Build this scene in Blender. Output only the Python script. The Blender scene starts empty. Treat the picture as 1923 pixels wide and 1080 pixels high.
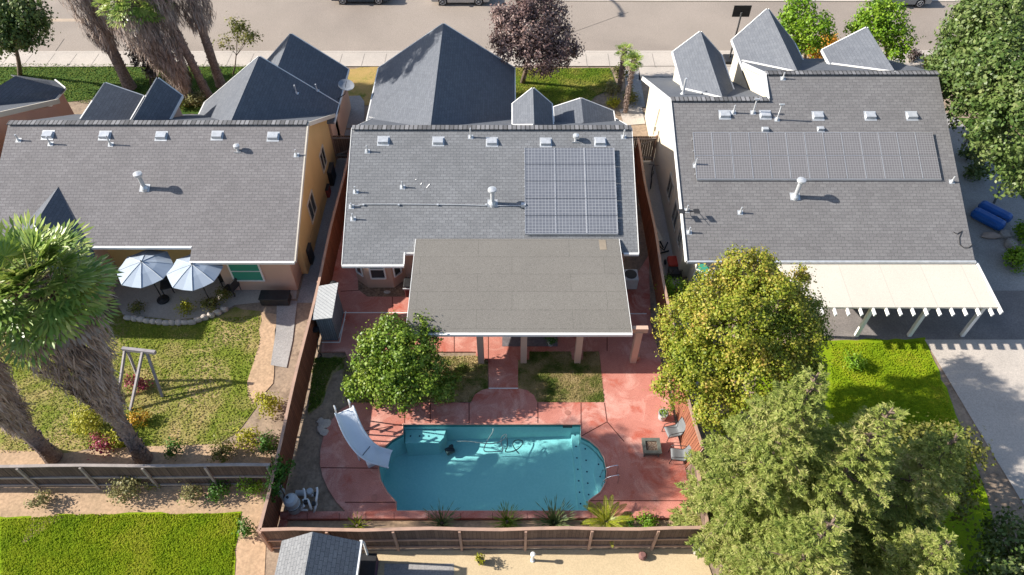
import bpy, math, random
import numpy as np
from mathutils import Vector, Matrix
random.seed(7); RNG = np.random.default_rng(11)
R = math.radians
SC = bpy.context.scene
COL = SC.collection

# ---------------------------------------------------------------- camera, sky, sun, exposure
CAM_H, PITCH, FPX = 27.0, R(49), 1340.0          # height above the yards, depression, focal length in photo pixels
cd = bpy.data.cameras.new("camera"); cam = bpy.data.objects.new("camera", cd); COL.objects.link(cam)
cam.location = (0, 0, CAM_H); cam.rotation_euler = (R(90) - PITCH, 0, 0)
cd.sensor_width = 36; cd.lens = 36 * FPX / 1923; cd.clip_end = 500; cd.clip_start = 0.5
SC.camera = cam
SUN_EL = R(31)
w = bpy.data.worlds.new("World"); SC.world = w; w.use_nodes = True
nt = w.node_tree; bg = nt.nodes['Background']; sky = nt.nodes.new('ShaderNodeTexSky')
sky.sky_type = 'NISHITA'; sky.sun_disc = False; sky.sun_elevation = SUN_EL; sky.sun_rotation = R(273)
sky.air_density = 1.0; sky.dust_density = 1.2; sky.ozone_density = 1.0
nt.links.new(sky.outputs[0], bg.inputs[0]); bg.inputs[1].default_value = 0.10
sd = bpy.data.lights.new("sun", 'SUN'); sun = bpy.data.objects.new("sun", sd); COL.objects.link(sun)
sd.energy = 5.0; sd.angle = R(0.55); sd.color = (1.0, 0.93, 0.83)
sun.rotation_euler = (0, -(R(90) - SUN_EL), R(-3)); sun.location = (-40, 20, 30)
SC.view_settings.view_transform = 'Standard'; SC.view_settings.look = 'None'
SC.view_settings.exposure = 0.97; SC.view_settings.gamma = 1.0
SC.cycles.max_bounces = 6; SC.cycles.transparent_max_bounces = 16

def P(u, v, z=0.0):
    """point at height z seen at pixel (u, v) of the photograph (used as a surveyor's plan)"""
    x = (u - 961.5) / FPX; y = (540 - v) / FPX
    d = Vector((x, math.cos(PITCH) + y * math.sin(PITCH), -math.sin(PITCH) + y * math.cos(PITCH)))
    return Vector((0, 0, CAM_H)) + d * ((z - CAM_H) / d.z)
def PX(u, v, k, ye, ze):
    """point on the roof plane z = ze + k (y - ye)"""
    x = (u - 961.5) / FPX; y = (540 - v) / FPX
    d = Vector((x, math.cos(PITCH) + y * math.sin(PITCH), -math.sin(PITCH) + y * math.cos(PITCH)))
    t = (ze - k * ye - CAM_H) / (d.z - k * d.y)
    return Vector((0, 0, CAM_H)) + d * t

# ---------------------------------------------------------------- materials
def newmat(name):
    m = bpy.data.materials.new(name); m.use_nodes = True
    n = m.node_tree.nodes; b = n['Principled BSDF']; return m, m.node_tree, b
def col4(c): return (c[0], c[1], c[2], 1)
def noise(t, vec, scale, detail=4, rough=.55, dist=0):
    n = t.nodes.new('ShaderNodeTexNoise'); n.inputs['Scale'].default_value = scale
    n.inputs['Detail'].default_value = detail; n.inputs['Roughness'].default_value = rough
    n.inputs['Distortion'].default_value = dist
    t.links.new(vec, n.inputs['Vector']); return n.outputs['Fac']
def ramp(t, fac, a, b):
    r = t.nodes.new('ShaderNodeMapRange'); r.inputs[1].default_value = a; r.inputs[2].default_value = b
    t.links.new(fac, r.inputs[0]); return r.outputs[0]
def mix(t, fac, a, b, mode='MIX'):
    m = t.nodes.new('ShaderNodeMix'); m.data_type = 'RGBA'; m.blend_type = mode
    for k, s in ((0, fac), (6, a), (7, b)):
        if hasattr(s, 'links'): t.links.new(s, m.inputs[k])
        elif isinstance(s, (int, float)): m.inputs[k].default_value = s
        else: m.inputs[k].default_value = col4(s)
    return m.outputs[2]
def bump(t, b, h, strength, dist=.02):
    n = t.nodes.new('ShaderNodeBump'); n.inputs['Strength'].default_value = strength
    n.inputs['Distance'].default_value = dist
    t.links.new(h, n.inputs['Height']); t.links.new(n.outputs[0], b.inputs['Normal'])
def pos(t): return t.nodes.new('ShaderNodeNewGeometry').outputs['Position']
def uvv(t): return t.nodes.new('ShaderNodeTexCoord').outputs['UV']
def M(name, c1, c2=None, scale=2.0, rough=.8, fine=0, fscale=40, bmp=0, metal=0, spec=.3, lo=.35, hi=.65, c3=None, s3=.5):
    m, t, b = newmat(name); v = pos(t)
    b.inputs['Roughness'].default_value = rough; b.inputs['Metallic'].default_value = metal
    b.inputs['Specular IOR Level'].default_value = spec
    if c2 is None: c2 = tuple(x * .82 for x in c1)
    c = mix(t, ramp(t, noise(t, v, scale, 5), lo, hi), c1, c2)
    if c3 is not None: c = mix(t, ramp(t, noise(t, v, s3, 5, .6, .6), .5, .68), c, c3)
    if fine:
        f = ramp(t, noise(t, v, fscale, 3), .3, .7)
        c = mix(t, fine, c, mix(t, f, (0, 0, 0), (1, 1, 1)), 'OVERLAY')
    t.links.new(c, b.inputs['Base Color'])
    if bmp: bump(t, b, noise(t, v, fscale, 3), bmp)
    return m
def brickmat(name, c1, c2, mortar, bw, rh, ms=.008, rough=.9, tint=None, off=.5, bmp=.3, blotch=.25, swap=False, spec=.25, fine=.25):
    m, t, b = newmat(name); v = uvv(t); p = pos(t)
    if swap:
        mp = t.nodes.new('ShaderNodeMapping'); mp.inputs['Rotation'].default_value[2] = R(90)
        t.links.new(v, mp.inputs[0]); v = mp.outputs[0]
    br = t.nodes.new('ShaderNodeTexBrick'); br.offset = off
    br.inputs['Color1'].default_value = col4(c1); br.inputs['Color2'].default_value = col4(c2)
    br.inputs['Mortar'].default_value = col4(mortar); br.inputs['Scale'].default_value = 1
    br.inputs['Mortar Size'].default_value = ms; br.inputs['Brick Width'].default_value = bw
    br.inputs['Row Height'].default_value = rh; br.inputs['Mortar Smooth'].default_value = .3
    t.links.new(v, br.inputs['Vector'])
    c = br.outputs['Color']
    dark = tuple(x * .6 for x in c1) if tint is None else tint
    c = mix(t, mixf(t, ramp(t, noise(t, p, .55, 6, .62, .4), .38, .72), blotch), c, dark)
    f = ramp(t, noise(t, p, 30, 3), .3, .7)
    c = mix(t, fine, c, mix(t, f, (0, 0, 0), (1, 1, 1)), 'OVERLAY')
    t.links.new(c, b.inputs['Base Color']); b.inputs['Roughness'].default_value = rough
    b.inputs['Specular IOR Level'].default_value = spec
    if bmp: bump(t, b, br.outputs['Fac'], -bmp, .01)
    return m
def mixf(t, f, k):
    n = t.nodes.new('ShaderNodeMath'); n.operation = 'MULTIPLY'; n.inputs[1].default_value = k
    t.links.new(f, n.inputs[0]); return n.outputs[0]
def leafmat(name, cols, rough=.5, trans=.25, nscale=.9, spec=.3, rnd=.55):
    """leaves: hue from a noise in space plus a random per leaf"""
    m, t, b = newmat(name); g = t.nodes.new('ShaderNodeNewGeometry')
    n = noise(t, g.outputs['Position'], nscale, 4, .6)
    a = t.nodes.new('ShaderNodeMath'); a.operation = 'MULTIPLY_ADD'; a.inputs[1].default_value = rnd
    t.links.new(g.outputs['Random Per Island'], a.inputs[0])
    s = t.nodes.new('ShaderNodeMath'); s.operation = 'MULTIPLY_ADD'; s.inputs[1].default_value = 1.5; s.inputs[2].default_value = -.25 - rnd*.5 if rnd > .4 else -1.0; s.inputs[1].default_value = 1.5 if rnd > .4 else 2.8
    t.links.new(n, s.inputs[0]); t.links.new(s.outputs[0], a.inputs[2])
    cr = t.nodes.new('ShaderNodeValToRGB'); e = cr.color_ramp.elements
    while len(e) < len(cols): e.new(.5)
    for i, c in enumerate(cols): e[i].position = i / (len(cols) - 1); e[i].color = col4(c)
    t.links.new(a.outputs[0], cr.inputs[0])
    b.inputs['Roughness'].default_value = rough; b.inputs['Specular IOR Level'].default_value = spec
    t.links.new(cr.outputs[0], b.inputs['Base Color'])
    tr = t.nodes.new('ShaderNodeBsdfTranslucent'); ms = t.nodes.new('ShaderNodeMixShader')
    ms.inputs[0].default_value = trans; t.links.new(cr.outputs[0], tr.inputs[0])
    t.links.new(b.outputs[0], ms.inputs[1]); t.links.new(tr.outputs[0], ms.inputs[2])
    t.links.new(ms.outputs[0], t.nodes['Material Output'].inputs[0])
    return m
def glassy(name, c, rough=.08):
    m, t, b = newmat(name); b.inputs['Base Color'].default_value = col4(c); b.inputs['Roughness'].default_value = rough
    b.inputs['Specular IOR Level'].default_value = .7; return m

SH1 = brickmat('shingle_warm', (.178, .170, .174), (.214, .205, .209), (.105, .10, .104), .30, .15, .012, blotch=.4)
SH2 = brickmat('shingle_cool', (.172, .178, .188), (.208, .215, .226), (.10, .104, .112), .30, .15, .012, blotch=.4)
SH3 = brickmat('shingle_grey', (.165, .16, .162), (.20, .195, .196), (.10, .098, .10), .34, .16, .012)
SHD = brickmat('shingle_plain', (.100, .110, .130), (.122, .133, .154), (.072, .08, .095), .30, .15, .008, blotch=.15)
RIDGE = brickmat('ridge_shingle', (.10, .10, .105), (.24, .24, .25), (.04, .04, .04), .22, 2.0, .03, off=0)
ROLL = brickmat('roll_roofing', (.172, .162, .147), (.182, .172, .156), (.125, .118, .106), 4.2, .95, .012, blotch=.3, off=.37, tint=(.135, .128, .116), fine=.3)
TANST = M('tan_stucco', (.62, .43, .20), (.56, .39, .18), .8, .9, .1, 60, .1)
CREAM = M('cream_stucco', (.58, .53, .42), (.55, .50, .40), .6, .9, .08, 60, .1)
PINKST = M('pink_stucco', (.50, .29, .22), (.46, .26, .20), .8, .9, .08, 60, .1)
BEIGE = M('beige_stucco', (.56, .38, .29), (.52, .35, .27), .8, .9, .08, 60, .1)
WHITE = M('white_paint', (.76, .76, .75), (.68, .68, .66), 1.5, .5)
OFFW = M('cream_paint', (.55, .51, .44), (.50, .46, .39), 1.0, .6)
METAL = M('galvanised_metal', (.62, .64, .66), (.5, .52, .54), 5, .35, metal=.4)
BLACK = M('black_plastic', (.02, .02, .022), (.03, .03, .032), 3, .5)
DARKM = M('dark_metal', (.05, .05, .052), None, 3, .45, metal=.3)
GLASS = glassy('window_glass', (.035, .045, .05))
GREENG = glassy('green_glass', (.05, .28, .2))
ROAD = M('asphalt', (.275, .235, .20), (.30, .255, .218), .25, .92, .35, 25, .15, c3=(.235, .20, .172), s3=.06)
CONC = M('concrete', (.47, .42, .37), (.40, .36, .32), .5, .9, .15, 18, .1)
CONCG = M('grey_concrete', (.33, .32, .31), (.27, .26, .255), .6, .9, .2, 18, .1)
DIRT = M('dirt', (.31, .235, .17), (.25, .19, .14), 1.6, .95, .22, 9, .25, c3=(.17, .125, .09), s3=.9)
TANDIRT = M('tan_dirt', (.45, .31, .20), (.37, .26, .165), 1.0, .95, .2, 9, .25)
TANPATIO = M('tan_patio', (.52, .41, .26), (.48, .38, .24), .7, .9, .12, 20, .1)
SOIL = M('garden_soil', (.22, .15, .10), (.16, .11, .08), 2.5, .95, .45, 12, .5)
def grassmat(name, a, b_, c, dry=None, ds=.8, dl=.5, dh=.62):
    m, t, b = newmat(name); v = pos(t)
    k = mix(t, ramp(t, noise(t, v, 1.2, 5, .6), .35, .65), a, b_)
    k = mix(t, ramp(t, noise(t, v, 22, 4, .7), .42, .66), k, c)
    if dry is not None:
        k = mix(t, ramp(t, noise(t, v, ds, 6, .65, .5), dl, dh), k, dry)
    f = ramp(t, noise(t, v, 55, 3, .7), .3, .7)
    k = mix(t, .45, k, mix(t, f, (0, 0, 0), (1, 1, 1)), 'OVERLAY')
    t.links.new(k, b.inputs['Base Color']); b.inputs['Roughness'].default_value = .9
    b.inputs['Specular IOR Level'].default_value = .1
    bump(t, b, noise(t, v, 28, 4, .75), .4, .04); return m
GRASSF = grassmat('front_lawn_grass', (.085, .15, .02), (.13, .19, .03), (.055, .10, .015), (.20, .20, .05), .5, .5, .8)
GRASSD = grassmat('dark_lawn_grass', (.045, .095, .016), (.07, .12, .022), (.03, .065, .010), (.14,.13,.04), .7, .6, .8)
GRASSB = grassmat('bright_lawn_grass', (.18, .27, .008), (.25, .31, .012), (.13, .22, .006))
GRASSL = grassmat('patchy_lawn_grass', (.15, .19, .025), (.20, .22, .035), (.10, .14, .016), (.36, .27, .13), .45, .44, .64)
GRASSY = grassmat('worn_lawn_grass', (.09, .14, .02), (.14, .18, .035), (.05, .09, .014), (.42, .32, .17), .9, .42, .56)
GRASSDRY = grassmat('dry_lawn_grass', (.42, .28, .11), (.30, .24, .07), (.36, .25, .10), (.14, .17, .03), .8, .52, .66)
WOODR = brickmat('red_stained_boards', (.20, .075, .042), (.27, .105, .058), (.05, .02, .014), 3.0, .14, .008, swap=True, blotch=.4, tint=(.10, .045, .03))
WOODD = brickmat('dark_boards', (.085, .062, .055), (.13, .095, .082), (.03, .022, .02), 3.0, .14, .008, swap=True, blotch=.5, tint=(.06, .045, .04))
WOODW = brickmat('weathered_boards', (.125, .082, .062), (.20, .135, .10), (.06, .04, .03), 3.0, .14, .008, swap=True, blotch=.5, tint=(.11, .08, .065))
RAIL = M('fence_rail', (.42, .27, .20), (.33, .22, .17), 3, .85)
RAILG = M('grey_rail', (.33, .29, .27), (.26, .23, .215), 3, .85)
BARK = M('bark', (.17, .125, .095), (.10, .075, .06), 6, .95, .3, 25, .6)
PBARK = M('palm_bark', (.26, .20, .175), (.14, .105, .09), 9, .95, .4, 20, .9)
def deckmat():
    m, t, b = newmat('red_stamped_concrete'); v = pos(t)
    k = mix(t, ramp(t, noise(t, v, .9, 6, .62, .5), .35, .66), (.43, .165, .125), (.50, .21, .165))
    k = mix(t, mixf(t, ramp(t, noise(t, v, .55, 7, .65, 1.0), .52, .64), .9), k, (.40, .09, .055))
    k = mix(t, mixf(t, ramp(t, noise(t, v, .75, 7, .7, .8), .50, .64), .85), k, (.60, .34, .28))
    f = ramp(t, noise(t, v, 30, 3), .3, .7)
    k = mix(t, .22, k, mix(t, f, (0, 0, 0), (1, 1, 1)), 'OVERLAY')
    vo = t.nodes.new('ShaderNodeTexVoronoi'); vo.feature = 'DISTANCE_TO_EDGE'; vo.inputs['Scale'].default_value = 2.6
    t.links.new(v, vo.inputs['Vector'])
    e = ramp(t, vo.outputs['Distance'], 0, .03)
    k = mix(t, mixf(t, inv(t, e), .22), k, (.26, .08, .06))
    t.links.new(k, b.inputs['Base Color']); b.inputs['Roughness'].default_value = .62
    b.inputs['Specular IOR Level'].default_value = .35
    bump(t, b, noise(t, v, 9, 4), .12); return m
def inv(t, f):
    n = t.nodes.new('ShaderNodeMath'); n.operation = 'SUBTRACT'; n.inputs[0].default_value = 1
    t.links.new(f, n.inputs[1]); return n.outputs[0]
DECK = deckmat()
JOINT = M('joint_dark', (.10, .03, .022), None, 4, .9)
PLASTER = M('pool_plaster', (.50, .70, .68), (.46, .66, .65), .7, .7, .08, 10)
TILE = M('waterline_tile', (.06, .22, .22), (.09, .28, .27), 12, .4)
def watermat():
    m, t, b = newmat('pool_water'); t.nodes.remove(b)
    tr = t.nodes.new('ShaderNodeBsdfTransparent'); tr.inputs[0].default_value = (.63, .89, .91, 1)
    gl = t.nodes.new('ShaderNodeBsdfGlossy'); gl.inputs[1].default_value = .03
    lw = t.nodes.new('ShaderNodeLayerWeight'); pw = t.nodes.new('ShaderNodeMath'); pw.operation = 'POWER'; pw.inputs[1].default_value = 5
    t.links.new(lw.outputs['Facing'], pw.inputs[0]); ly = t.nodes.new('ShaderNodeMath'); ly.operation = 'MULTIPLY_ADD'; ly.inputs[1].default_value = .9; ly.inputs[2].default_value = .025
    lw.inputs[0].default_value = .5; t.links.new(pw.outputs[0], ly.inputs[0])
    bp = t.nodes.new('ShaderNodeBump'); bp.inputs['Strength'].default_value = .25; bp.inputs['Distance'].default_value = .03
    t.links.new(noise(t, pos(t), 3.5, 3), bp.inputs['Height']); t.links.new(bp.outputs[0], gl.inputs['Normal'])
    ms = t.nodes.new('ShaderNodeMixShader'); t.links.new(ly.outputs[0], ms.inputs[0])
    t.links.new(tr.outputs[0], ms.inputs[1]); t.links.new(gl.outputs[0], ms.inputs[2])
    t.links.new(ms.outputs[0], t.nodes['Material Output'].inputs[0]); return m
WATER = watermat()
PANEL1 = brickmat('solar_cells', (.125, .135, .16), (.14, .15, .175), (.33, .34, .36), .158, .158, .010, rough=.28, off=0, bmp=0, blotch=.1, spec=.6, fine=.05)
PANEL2 = brickmat('solar_cells_dark', (.135, .13, .135), (.15, .145, .15), (.27, .265, .27), .125, .125, .014, rough=.4, off=0, bmp=0, blotch=.1, spec=.5, fine=.05)
ALU = M('aluminium_frame', (.55, .56, .58), (.5, .51, .53), 3, .35, metal=.5)
CORR = brickmat('corrugated_white', (.36, .37, .37), (.40, .41, .41), (.25, .26, .27), 9, .14, .018, bmp=.5, blotch=.1)

# ---------------------------------------------------------------- mesh helpers
OFF = {}
SPLIT = {'fascia','rail','gutter','valley_flashing','downpipe','sealant_mark','base_trim','joint','marker_tile','utility_box','foot','seam','bracket','mounting_rail','wing_fascia','panel_frame'}
class MB:
    def __init__(s): s.v = []; s.f = []; s.c = []
    def add(s, vs, fs):
        o = len(s.v); s.c.append((o, o+len(vs), len(s.f), len(s.f)+len(fs)))
        s.v += [tuple(p) for p in vs]; s.f += [tuple(i + o for i in f) for f in fs]; return s
    def clusters(s):
        bb = []
        for a, b, _, _ in s.c: q = np.array(s.v[a:b], float); bb.append((q.min(0)-.02, q.max(0)+.02))
        g = list(range(len(bb)))
        for i in range(len(bb)):
            for j_ in range(i):
                if (bb[i][0] <= bb[j_][1]).all() and (bb[j_][0] <= bb[i][1]).all() and g[i] != g[j_]:
                    o_, n_ = g[i], g[j_]; g = [n_ if x == o_ else x for x in g]
        out = {}
        for i, x in enumerate(g): out.setdefault(x, []).append(i)
        return list(out.values())
    def box(s, x0, x1, y0, y1, z0, z1):
        return s.add([(x0,y0,z0),(x1,y0,z0),(x1,y1,z0),(x0,y1,z0),(x0,y0,z1),(x1,y0,z1),(x1,y1,z1),(x0,y1,z1)],
                     [(0,3,2,1),(4,5,6,7),(0,1,5,4),(1,2,6,5),(2,3,7,6),(3,0,4,7)])
    def cbox(s, c, d, rz=0, rx=0):
        m = Matrix.Rotation(rz, 3, 'Z') @ Matrix.Rotation(rx, 3, 'X'); h = Vector(d) / 2; vs = []
        for z in (-1, 1):
            for x, y in ((-1,-1),(1,-1),(1,1),(-1,1)): vs.append(Vector(c) + m @ Vector((x*h.x, y*h.y, z*h.z)))
        return s.add(vs, [(0,3,2,1),(4,5,6,7),(0,1,5,4),(1,2,6,5),(2,3,7,6),(3,0,4,7)])
    def prism(s, poly, z0, z1):
        """footprint extruded from z0 to z1; z1 may be a list of heights"""
        n = len(poly); z1s = z1 if isinstance(z1, (list, tuple)) else [z1] * n
        a = sum(poly[i][0]*poly[(i+1)%n][1] - poly[(i+1)%n][0]*poly[i][1] for i in range(n))
        if a < 0: poly = poly[::-1]; z1s = z1s[::-1]
        vs = [(p[0], p[1], z0) for p in poly] + [(p[0], p[1], z) for p, z in zip(poly, z1s)]
        return s.add(vs, [tuple(range(n))[::-1], tuple(range(n, 2*n))] + [(i, (i+1)%n, n+(i+1)%n, n+i) for i in range(n)])
    def slab(s, poly, t=.12):
        """sloping slab: top polygon given in 3-D, thickness downwards"""
        n = len(poly); poly = [Vector(p) for p in poly]
        a = sum(poly[i].x*poly[(i+1)%n].y - poly[(i+1)%n].x*poly[i].y for i in range(n))
        if a < 0: poly = poly[::-1]
        vs = [p - Vector((0,0,t)) for p in poly] + poly
        return s.add(vs, [tuple(range(n))[::-1], tuple(range(n, 2*n))] + [(i, (i+1)%n, n+(i+1)%n, n+i) for i in range(n)])
    def xprism(s, x0, x1, yz):
        n = len(yz); vs = [(x0, y, z) for y, z in yz] + [(x1, y, z) for y, z in yz]
        a = sum(yz[i][0]*yz[(i+1)%n][1] - yz[(i+1)%n][0]*yz[i][1] for i in range(n))
        fs = [tuple(range(n))[::-1], tuple(range(n, 2*n))] + [(i, (i+1)%n, n+(i+1)%n, n+i) for i in range(n)]
        if a < 0: fs = [f[::-1] for f in fs]
        return s.add(vs, fs)
    def yprism(s, y0, y1, xz):
        n = len(xz); vs = [(x, y0, z) for x, z in xz] + [(x, y1, z) for x, z in xz]
        a = sum(xz[i][0]*xz[(i+1)%n][1] - xz[(i+1)%n][0]*xz[i][1] for i in range(n))
        fs = [tuple(range(n)), tuple(range(n, 2*n))[::-1]] + [(i, n+i, n+(i+1)%n, (i+1)%n) for i in range(n)]
        if a < 0: fs = [f[::-1] for f in fs]
        return s.add(vs, fs)
    def bar(s, p, q, w=.1, h=.1, up=Vector((0,0,1))):
        p = Vector(p); q = Vector(q); d = (q - p).normalized(); sd_ = d.cross(up)
        if sd_.length < 1e-4: sd_ = d.cross(Vector((1,0,0)))
        sd_.normalize(); u = sd_.cross(d).normalized(); vs = []
        for c in (p, q):
            for a, b in ((-1,-1),(1,-1),(1,1),(-1,1)): vs.append(c + sd_*a*w/2 + u*b*h/2)
        return s.add(vs, [(0,1,2,3),(7,6,5,4),(0,4,5,1),(1,5,6,2),(2,6,7,3),(3,7,4,0)])
    def tube(s, pts, r, n=8, cap=True):
        pts = [Vector(p) for p in pts]; rs = r if isinstance(r, (list, tuple)) else [r]*len(pts)
        vs = []; fs = []; pu = None
        for i, p in enumerate(pts):
            d = (pts[min(i+1, len(pts)-1)] - pts[max(i-1, 0)]).normalized()
            if pu is None: pu = d.cross(Vector((1,0,0)) if abs(d.x) < .8 else Vector((0,1,0)))
            a = (pu - d * pu.dot(d)).normalized(); pu = a; b = d.cross(a)
            for k in range(n):
                t = 2*math.pi*k/n; vs.append(p + (a*math.cos(t) + b*math.sin(t))*rs[i])
        for i in range(len(pts)-1):
            for k in range(n): fs.append((i*n+k, i*n+(k+1)%n, (i+1)*n+(k+1)%n, (i+1)*n+k))
        if cap: fs += [tuple(range(n))[::-1], tuple(range((len(pts)-1)*n, len(pts)*n))]
        return s.add(vs, fs)
    def lathe(s, c, prof, n=20, sx=1, sy=1):
        vs = []; fs = []; m = len(prof)
        for r, z in prof:
            for k in range(n):
                t = 2*math.pi*k/n; vs.append((c[0]+r*sx*math.cos(t), c[1]+r*sy*math.sin(t), c[2]+z))
        for i in range(m-1):
            for k in range(n): fs.append((i*n+k, i*n+(k+1)%n, (i+1)*n+(k+1)%n, (i+1)*n+k))
        fs += [tuple(range(n))[::-1], tuple(range((m-1)*n, m*n))]
        return s.add(vs, fs)
    def blob(s, c, r, seed=0, n=3, amp=.15, sx=1, sy=1, sz=1):
        import bmesh
        bm = bmesh.new(); bmesh.ops.create_icosphere(bm, subdivisions=n, radius=1); rr = random.Random(seed)
        ph = [rr.uniform(0, 6) for _ in range(6)]; vs = []
        for v in bm.verts:
            p = v.co; k = 1 + amp*(math.sin(3*p.x+ph[0]) + math.sin(4*p.y+ph[1]) + math.sin(3.5*p.z+ph[2]))/2 + amp*.4*math.sin(9*p.x+ph[3])*math.sin(8*p.y+ph[4])
            vs.append((c[0]+p.x*r*k*sx, c[1]+p.y*r*k*sy, c[2]+p.z*r*k*sz))
        s.add(vs, [tuple(v.index for v in f.verts) for f in bm.faces]); bm.free(); return s
    def build(s, name, mat, parent=None, smooth=False, top=None, kind=None, bevel=0):
        if name in SPLIT and parent is not None and len(s.c) > 1:
            cl_ = s.clusters()
            if len(cl_) > 1:
                res = None
                for ids in cl_:
                    m2 = MB()
                    for i in ids: a, b, fa, fb = s.c[i]; m2.add(s.v[a:b], [tuple(k_-a for k_ in f) for f in s.f[fa:fb]])
                    o = m2.build(name, mat, parent, smooth, None, kind, bevel); res = res or o
                return res
        va = np.array(s.v, dtype=float)
        if parent is not None: off = OFF[parent.name]
        elif kind == 'structure': off = Vector((0,0,0))
        else: off = Vector(((va[:,0].min()+va[:,0].max())/2, (va[:,1].min()+va[:,1].max())/2, va[:,2].min()))
        me = bpy.data.meshes.new(name)
        me.from_pydata((va - np.array(off)).tolist(), [], s.f); me.update()
        uv = me.uv_layers.new(name='UVMap'); data = np.zeros((len(me.loops), 2))
        for p in me.polygons:
            n = p.normal
            if abs(n.z) > .9995: a = Vector((1,0,0)); b = Vector((0,1,0))
            else:
                b = (Vector((0,0,1)) - n*n.z).normalized(); a = b.cross(n)
            for li in p.loop_indices:
                q = Vector(s.v[me.loops[li].vertex_index]); data[li] = (q.dot(a), q.dot(b))
        uv.data.foreach_set('uv', data.ravel())
        if mat is not None: me.materials.append(mat)
        if smooth:
            for p in me.polygons: p.use_smooth = True
        o = bpy.data.objects.new(name, me); COL.objects.link(o); OFF[o.name] = off
        if parent is not None: o.parent = parent
        else: o.location = off
        if top: tag(o, *top)
        if kind: o['kind'] = kind
        if bevel:
            md = o.modifiers.new('bevel', 'BEVEL'); md.width = bevel; md.segments = 2; md.limit_method = 'ANGLE'
        return o
def tag(o, label=None, cat=None, group=None):
    if label: o['label'] = label
    if cat: o['category'] = cat
    if group: o['group'] = group
def thing(name, loc, label, cat, group=None, rz=0):
    o = bpy.data.objects.new(name, None); COL.objects.link(o); o.location = loc; o.rotation_euler = (0, 0, rz)
    o.empty_display_size = .3; OFF[o.name] = Vector(loc) if rz == 0 else Vector((0,0,0)); tag(o, label, cat, group); return o
def proto(name, label, cat, group=None):
    o = thing(name, (0,0,0), label, cat, group); return o
def place(o, loc, rz=0, sc=1, label=None):
    o.location = loc; o.rotation_euler = (0,0,rz); o.scale = (sc,sc,sc)
    if label: o['label'] = label
    return o
def copy_tree(o, parent=None):
    c = o.copy(); COL.objects.link(c); OFF[c.name] = OFF.get(o.name, Vector((0,0,0)))
    if parent is not None: c.parent = parent
    for ch in list(o.children): copy_tree(ch, c)
    return c
def flat(name, pts, z, mat, holes=(), kind='structure', parent=None, t=0, top=None):
    """horizontal sheet from an outline, with holes, optionally t thick"""
    import bmesh
    bm = bmesh.new()
    for loop in [pts] + list(holes):
        vs = [bm.verts.new((p[0], p[1], z)) for p in loop]
        for i in range(len(vs)): bm.edges.new((vs[i], vs[(i+1) % len(vs)]))
    bmesh.ops.triangle_fill(bm, use_beauty=True, use_dissolve=False, edges=bm.edges[:])
    for f in bm.faces:
        if f.normal.z < 0: f.normal_flip()
    bm.verts.index_update()
    mb = MB(); mb.add([v.co[:] for v in bm.verts], [tuple(v.index for v in f.verts) for f in bm.faces])
    if t:
        for loop in [pts] + list(holes):
            n = len(loop); vs = [(p[0], p[1], z) for p in loop] + [(p[0], p[1], z-t) for p in loop]
            mb.add(vs, [(i, (i+1) % n, n+(i+1) % n, n+i) for i in range(n)])
    bm.free(); return mb.build(name, mat, parent, kind=kind, top=top)
def rough(poly, amp=.08, step=.45, seed=3):
    rr = random.Random(seed); out = []
    for i in range(len(poly)):
        a = Vector(poly[i][:2]); b_ = Vector(poly[(i+1) % len(poly)][:2]); n_ = max(1, min(60, int((b_-a).length/step)))
        for k_ in range(n_): q = a.lerp(b_, k_/n_); out.append((q.x + rr.uniform(-amp, amp), q.y + rr.uniform(-amp, amp)))
    return out
def px(lst, z=0): return [P(u, v, z)[:2] for u, v in lst]

def leaf_mesh(name, C, N, L, W, mat, parent, D=None, fold=.0):
    """many leaf-sized quads: centres C, normals N, lengths L, widths W"""
    C = np.asarray(C, float) - np.array(OFF[parent.name]); n = len(C)
    N = N / (np.linalg.norm(N, axis=1, keepdims=True) + 1e-9)
    if D is None: D = RNG.normal(size=(n, 3))
    D = D - N * (D*N).sum(1, keepdims=True); D /= (np.linalg.norm(D, axis=1, keepdims=True) + 1e-9)
    S = np.cross(N, D); L = np.broadcast_to(L, (n,))[:, None]; W = np.broadcast_to(W, (n,))[:, None]
    V = np.empty((n, 4, 3)); V[:,0] = C - D*L/2; V[:,1] = C + S*W/2 + D*L*.05 - N*W*fold; V[:,2] = C + D*L/2; V[:,3] = C - S*W/2 + D*L*.05 - N*W*fold
    me = bpy.data.meshes.new(name); me.vertices.add(n*4); me.vertices.foreach_set('co', V.ravel())
    me.loops.add(n*4); me.loops.foreach_set('vertex_index', np.arange(n*4, dtype=np.int32))
    me.polygons.add(n); me.polygons.foreach_set('loop_start', np.arange(0, n*4, 4, dtype=np.int32))
    me.polygons.foreach_set('loop_total', np.full(n, 4, dtype=np.int32))
    me.update(calc_edges=True); me.materials.append(mat)
    o = bpy.data.objects.new(name, me); COL.objects.link(o); o.parent = parent; OFF[o.name] = OFF[parent.name]
    return o
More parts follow.
